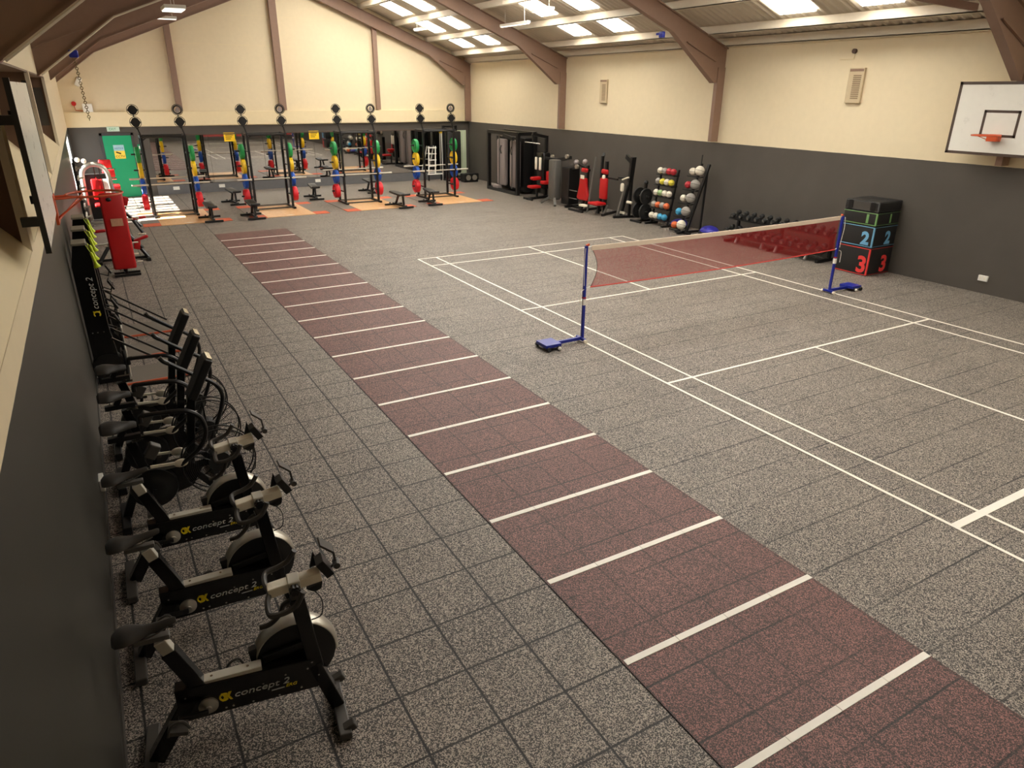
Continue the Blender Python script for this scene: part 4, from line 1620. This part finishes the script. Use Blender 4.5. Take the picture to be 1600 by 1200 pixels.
def make_dumbbell(r):
    d_ = thing('dumbbell', 'x', 'dumbbell')
    MB().cyl((-.08, 0, 0), (.08, 0, 0), .016, n=10).build('handle', M_chrome, d_, smooth=True)
    for s in (-1, 1):
        b = MB()
        b.lathe((s * .055, 0, 0), (s, 0, 0), [(0, r * .8), (.015, r), (.085, r), (.10, r * .85)], 6 if r < .056 else 12)
        b.build('head', M_rub, d_)
        b = MB()
        b.cyl((s * .155, 0, 0), (s * .1575, 0, 0), r * .6)
        b.build('end_cap', M_steel_grey, d_)
    return d_


nth = ['first', 'second', 'third', 'fourth', 'fifth', 'sixth', 'seventh', 'eighth', 'ninth', 'tenth', 'eleventh', 'twelfth']
for ti, (nm, z, x) in enumerate(SH):
    r = (.066, .058)[ti]
    n = (12, 12)[ti]
    db = make_dumbbell(r)
    db['group'] = 'dumbbells on the %s shelf' % nm
    for k in range(n):
        o = db if k == 0 else copy_tree(db)
        y = 3.35 + 1.44 - 2.88 * k / (n - 1)
        o.location = (8.3 + x - .005, y, z + .022 + r)
        o.rotation_euler = (0, -.3, 0)
        o['label'] = 'black dumbbell, %s from the far end on the %s shelf of the dumbbell rack' % (nth[k], nm)

# ------------------------------------------------------------------ plyometric boxes
def plyo(label, z0, z1, num, c, i):
    t = thing('jump_box', label, 'jump box', (8.32, .92, z0), group='stacked foam jump boxes')
    hx, hy, h = .40, .40, z1 - z0
    cm = mat('box_print_%d' % i, c, .5, var=.06)
    MB().pad((0, 0, h / 2), (2 * hx, 2 * hy, h - .004), r=.02).build('foam_block', M_vinyl, t, smooth=True)
    b = MB()
    e = .008
    for zz in (.025, h - .025):
        b.bar((-hx - .002, -hy, zz), (-hx - .002, hy, zz), .004, e * 1.6)
        b.bar((-hx, -hy - .002, zz), (hx, -hy - .002, zz), .004, e * .7)
    b.bar((-hx + .004, -hy + .004, .02), (-hx + .004, -hy + .004, h - .02), .03, .03)
    b.build('piping', cm, t)
    if num:
        s = min(.52, h * .80)
        sy = .30
        text(num, 'numeral', cm, s, M4((0, -1, 0), (0, 0, 1), (-hx - .003, -hy + .27, .06 + .02 * h)), t, ext=.002, bold=.016)
        text(num, 'numeral', cm, s, M4((1, 0, 0), (0, 0, 1), (.02, -hy - .003, .06 + .02 * h)), t, ext=.002, bold=.016)
    else:
        for y in (-.27, .27):
            MB().span((-hx - .005, y - .05, .02), (-hx + .001, y + .05, h - .02)).build('strap', M_black, t)
        MB().span((-hx - .004, -.2, .03), (-hx + .001, .2, h - .03)).build('panel', M_grey_plas, t)
    return t


plyo('large black jump box with a red 3, at the bottom of the stack', 0, .61, '3', (.90, .25, .24), 3)
plyo('black jump box with a pale blue 2 in the stack by the right wall', .61, 1.07, '2', (.45, .68, .82), 2)
plyo('shallow black jump box with a green 1 near the top of the stack', 1.07, 1.36, '1', (.45, .62, .38), 1)
plyo('plain black jump box on top of the numbered stack', 1.36, 1.58, '', (.3, .3, .3), 0)

# ------------------------------------------------------------------ badminton net and its posts
def net_post(x, s, lab):
    t = thing('net_post', lab, 'net post', (x, 0, 0), group='blue badminton net posts')
    b = MB()
    b.bar((0, 0, .06), (0, 0, 1.53), .042, .042)
    b.build('pole', M_net_blue, t, bevel=.004)
    b = MB()
    b.bar((0, 0, .06), (s * .62, -.02, .06), .045, .05)
    b.bar((-.02, -.10, .05), (-.02, .12, .05), .05, .04)
    b.build('foot_beam', M_net_blue, t, bevel=.004)
    b = MB()
    b.span((s * .50, -.16, .05), (s * .78, .14, .10))
    b.build('ballast_plate', M_net_blue, t, bevel=.004)
    for px_, py in ((s * .74, -.18), (s * .74, .16), (s * .56, -.18)):
        MB().cyl((px_, py - .015, .035), (px_, py + .015, .035), .035, n=14).build('wheel', M_rub, t, smooth=True)
    MB().sphere((s * .56, -.2, .035), .03).build('wheel_cap', M_white, t, smooth=True)
    for py in (-.12, .14):
        MB().cyl((-.02, py - .02, .03), (-.02, py + .02, .03), .03, n=14).build('wheel', M_ivory, t, smooth=True)
    MB().span((-.024, -.024, .60), (.024, .024, .70)).build('band', M_white, t)
    MB().span((-.025, -.025, .71), (.025, .025, .73)).build('red_band', M_red, t)
    MB().bar((0, 0, 1.53), (-s * .05, 0, 1.55), .03, .03).build('cleat', M_orange, t)
    b = MB()
    b.tube(arc([(s * .03, -.03, 1.5), (s * .05, -.04, 1.3), (s * .035, -.03, 1.05), (s * .03, -.03, .92)], 4), .006, 5)
    b.tube(arc([(s * .03, -.03, .86), (s * .09, -.04, .82), (s * .10, -.04, .62)], 4), .006, 5)
    b.build('cord', M_white, t, smooth=True)
    return t


net_post(.0, -1, 'blue net post nearest the running track with black wheels')
net_post(6.03, 1, 'blue net post in front of the stacked jump boxes')
t = thing('badminton_net', 'red badminton net with white top tape between two blue posts', 'net', (3.0, 0, .8))
n = 40


def top_z(x): return 1.525 - .02 * (1 - ((x - 3.0) / 3.0) ** 2)


def bot_z(x): return .885 - .03 * (1 - ((x - 3.0) / 3.0) ** 2) - .01


def edge(v): return .11 + .115 * math.sin(PI * v)
b = MB()
rows = []
for j in range(11):
    v = j / 10
    xa, xb = edge(v), 6.03 - .07 - .03 * math.sin(PI * v)
    rows.append([(lerp(xa, xb, i / n) - 3, 0, lerp(bot_z(lerp(xa, xb, i / n)), top_z(lerp(xa, xb, i / n)) - .05, v) - .8) for i in range(n + 1)])
b.quadloop(rows, close_u=False, cap=False)
b.build('netting', M_net, t)
b = MB()
R = []
for i in range(n + 1):
    x = lerp(.10, 5.96, i / n)
    z = top_z(x) - .8
    R.append([(x - 3, -.008, z), (x - 3, .008, z), (x - 3, .006, z - .072), (x - 3, -.006, z - .072)])
b.quadloop(R)
b.build('top_tape', mat('net_tape', (.93, .85, .76), .6, var=.04), t)
b = MB()
b.tube([(lerp(.11, 5.95, i / n) - 3, 0, bot_z(lerp(.11, 5.95, i / n)) - .8 + .004) for i in range(n + 1)], .010, 6)
b.build('bottom_cord', mat('net_red_cord', (.86, .28, .24), .7), t)
b = MB()
b.tube([(edge(j / 10) - 3, 0, lerp(bot_z(.1), top_z(.1) - .05, j / 10) - .8) for j in range(11)], .004, 5)
b.build('edge_cord', M_mark, t)
b = MB()
b.tube([(-3 + .02, 0, .725), (-2.9, 0, .715)], .007, 5)
b.tube(arc([(-3 + .02, 0, .09), (-2.95, 0, .07), (-2.89, 0, .08)], 4), .006, 5)
b.tube([(2.96, 0, .71), (3.01, 0, .725)], .007, 5)
b.tube([(2.95, 0, .08), (3.01, 0, .10)], .006, 5)
b.build('tie', M_white, t)

# ------------------------------------------------------------------ basketball boards
t = thing('basketball_hoop', 'white backboard with black border and orange ring on the right wall', 'basketball hoop', (8.35, -1.23, 3.29))
MB().span((-.03, -.88, -.66), (.0, .88, .62)).build('backboard', M_board, t)
b = MB()
for a_, c_ in (((-.88, -.66), (.88, -.61)), ((-.88, .57), (.88, .62)), ((-.88, -.66), (-.83, .62)), ((.83, -.66), (.88, .62))):
    b.span((-.034, a_[0], a_[1]), (-.029, c_[0], c_[1]))
for a_, c_ in (((-.32, -.33), (.32, -.285)), ((-.32, .09), (.32, .135)), ((-.32, -.33), (-.275, .135)), ((.275, -.33), (.32, .135))):
    b.span((-.034, a_[0], a_[1]), (-.029, c_[0], c_[1]))
b.build('painted_border', M_mark, t)
b = MB()
b.ring((-.40, 0, -.29), (0, 0, 1), .23, .011, 30, 8)
b.span((-.19, -.09, -.40), (-.034, .09, -.28))
b.tube([(-.05, .07, -.40), (-.34, .2, -.30)], .007, 5)
b.tube([(-.05, -.07, -.40), (-.34, -.2, -.30)], .007, 5)
b.build('ring', M_orange, t)
for y in (-.5, .5):
    MB().span((.0, y - .04, -.5), (XR - 8.356, y + .04, .5)).build('wall_bracket', M_cream, t)

t = thing('basketball_hoop', 'white backboard seen edge on with orange ring on the left wall', 'basketball hoop', (-6.63, -2.2, 3.15))
MB().span((-.02, -.92, -.44), (.005, .92, .58)).build('backboard', M_board, t)
for s in (-1, 1):
    MB().span((-.025, s * .915, -.46), (.008, s * .95, .6)).build('edge_trim', M_black, t)
for y in (-.6, .6):
    for z in (-.3, .35):
        MB().span((-.145, y - .03, z - .03), (-.02, y + .03, z + .03)).build('wall_bracket', M_black, t)
b = MB()
cy = .95
b.ring((.315, 1.05, -.33), (0, 0, 1), .225, .010, 32, 8)
b.tube([(.0, .97, -.33), (.10, 1.0, -.33)], .011, 6)
b.tube([(.0, .80, -.33), (.18, .87, -.33)], .009, 6)
b.tube([(.0, .85, -.50), (.22, .86, -.34)], .008, 6)
b.tube([(.0, .85, -.52), (.22, 1.24, -.345)], .008, 6)
b.span((-.01, .76, -.54), (.012, .98, -.30))
b.build('ring', M_orange, t)

# ------------------------------------------------------------------ roof and wall fittings
def strip(x, y, z, lx, ly, lab, drop=.18):
    t = thing('strip_light', lab, 'ceiling light', (x, y, z), group='white strip lights under the roof')
    MB().span((-lx / 2, -ly / 2, 0), (lx / 2, ly / 2, .07)).build('body', M_white, t, bevel=.006)
    MB().span((-lx / 2 + .02, -ly / 2 + .02, -.02), (lx / 2 - .02, ly / 2 - .02, 0)).build('diffuser', M_light, t)
    b = MB()
    for s in (-1, 1):
        q = (s * lx * .35, 0) if lx > ly else (0, s * ly * .35)
        zz = zr(x + q[0]) - z - .01
        b.cyl((q[0], q[1], .07), (q[0], q[1], zz), .006, n=6)
    b.build('hanger', M_white, t)
    return t


strip(-4.16, 9.5, 5.24, .42, .75, 'white boxy strip light hanging under the left roof slope')
strip(-3.65, 16.6, 5.60, .75, .12, 'thin white strip light under the left slope near the gable post')
strip(5.9, 12.4, 5.58, .12, 1.7, 'long white strip light below the right skylights')
strip(5.35, 9.9, 5.75, .2, .9, 'short white light beneath the middle right skylights')
strip(5.4, 18.5, 5.8, .15, 1.2, 'white strip light among the far right skylights')
strip(2.2, 3.0, 6.9, .15, 1.5, 'strip light high over the badminton court')
strip(2.2, -4.0, 6.9, .15, 1.5, 'strip light high over the near end of the hall')
# pale tubes for the lighter lower flange edges of the left rafters, hanging chain
t = thing('hanging_chain', 'long brass-coloured chain hanging from a blue clamp in the back left', 'chain', (-6.2, 6.2, 4.2))
b = MB()
nl = 26
for k in range(nl):
    z = -.05 - k * .038
    b.ring((.0012 * k, 0, z), (1, 0, 0) if k % 2 else (0, 1, 0), .022, .006, 10, 5)
b.build('links', mat('old_brass', (.48, .42, .26), .45, .4, var=.2), t, smooth=True)
MB().pad((0, 0, .02), (.14, .2, .12), r=.02).build('clamp', M_net_blue, t, smooth=True)
MB().bar((0, 0, .05), (0.02, 0, .28), .03, .03).build('rod', M_brown, t)
t = thing('beam_clamp', 'small blue clamp on the rafter at the upper right', 'clamp', (6.32, 6.1, 5.0))
MB().pad((0, -.12, -.02), (.10, .14, .14), r=.02).build('body', M_net_blue, t, smooth=True)
MB().bar((0, -.05, 0), (0, .07, 0), .05, .05).build('bracket', M_net_blue, t)
for nm, y, lab in (('flange_edge', 6.06, 'pale lower flange edge of the second left rafter'), ('flange_edge', -1.44, 'pale lower flange edge of the nearest left rafter')):
    b = MB()
    pts = [(x, y, z) for x, z in ((-6.72, 3.89), (-5.5, zr(-5.5) - .655), (-3.0, zr(-3.0) - .655), (.6, zr(.6) - .655))]
    b.tube(pts, .018, 6)  # tube standing in for the paler lower edge of the rafter flange
    tag(b.build(nm, M_purlin), lab, 'flange_edge', 'pale flange edges on the left rafters')
for i, (y, z, hh, lab) in enumerate(((11.4, 3.70, .36, 'pale wall heater nearer the back on the right wall'), (2.18, 3.85, .36, 'pale wall heater between the net and the right backboard'))):
    t = thing('wall_heater', lab, 'wall heater', (XR - .03, y, z), group='old wall heaters on the right wall')
    MB().span((-.03, -.19, -hh), (.03, .19, hh)).build('case', mat('aged_cream_%d' % i, (.78, .71, .58), .6, var=.08), t, bevel=.01)
    b = MB()
    for k in range(12):
        b.span((-.036, -.13, -hh + .09 + k * .042), (-.03, .06, -hh + .115 + k * .042))
    b.build('grille', mat('grille_brown_%d' % i, (.55, .47, .37), .6), t)
    MB().span((-.035, -.17, hh - .07), (-.03, .17, hh - .02)).build('top_slot', M_brown, t)
for x_, y_, z_, lab, cat in ((XR - .02, -1.46, .30, 'white socket low on the right wall beyond the jump boxes', 'socket'), (XL + .02, -1.83, .31, 'white socket low on the left wall beside the fan bikes', 'socket')):
    t = thing('wall_socket', lab, cat, (x_, y_, z_))
    MB().span((-.02, -.09, -.055), (.02, .09, .055)).build('plate', M_white, t, bevel=.005)
    s = -1 if x_ > 0 else 1
    for q in (-.04, .04):
        MB().span((s * .02, q - .012, -.01), (s * .026, q + .012, .02)).build('switch', M_ivory, t)
t = thing('alarm_bell', 'small dark alarm bell under the right eaves', 'alarm', (XR, 2.35, 4.55))
MB().cyl((0, 0, 0), (-.06, 0, 0), .05, n=16).build('bell', M_mark, t, smooth=True)
MB().tube([(-.01, 0, -.05), (-.01, 0, -.16), (-.01, .35, -.16)], .008, 5).build('cable', M_cream, t)
t = thing('movement_sensor', 'white movement sensor on the gable in the back left corner', 'sensor', (-6.15, YB - .03, 3.9))
MB().pad((0, -.02, .0), (.16, .10, .3), ry(.5), r=.03).build('body', M_white, t, smooth=True)
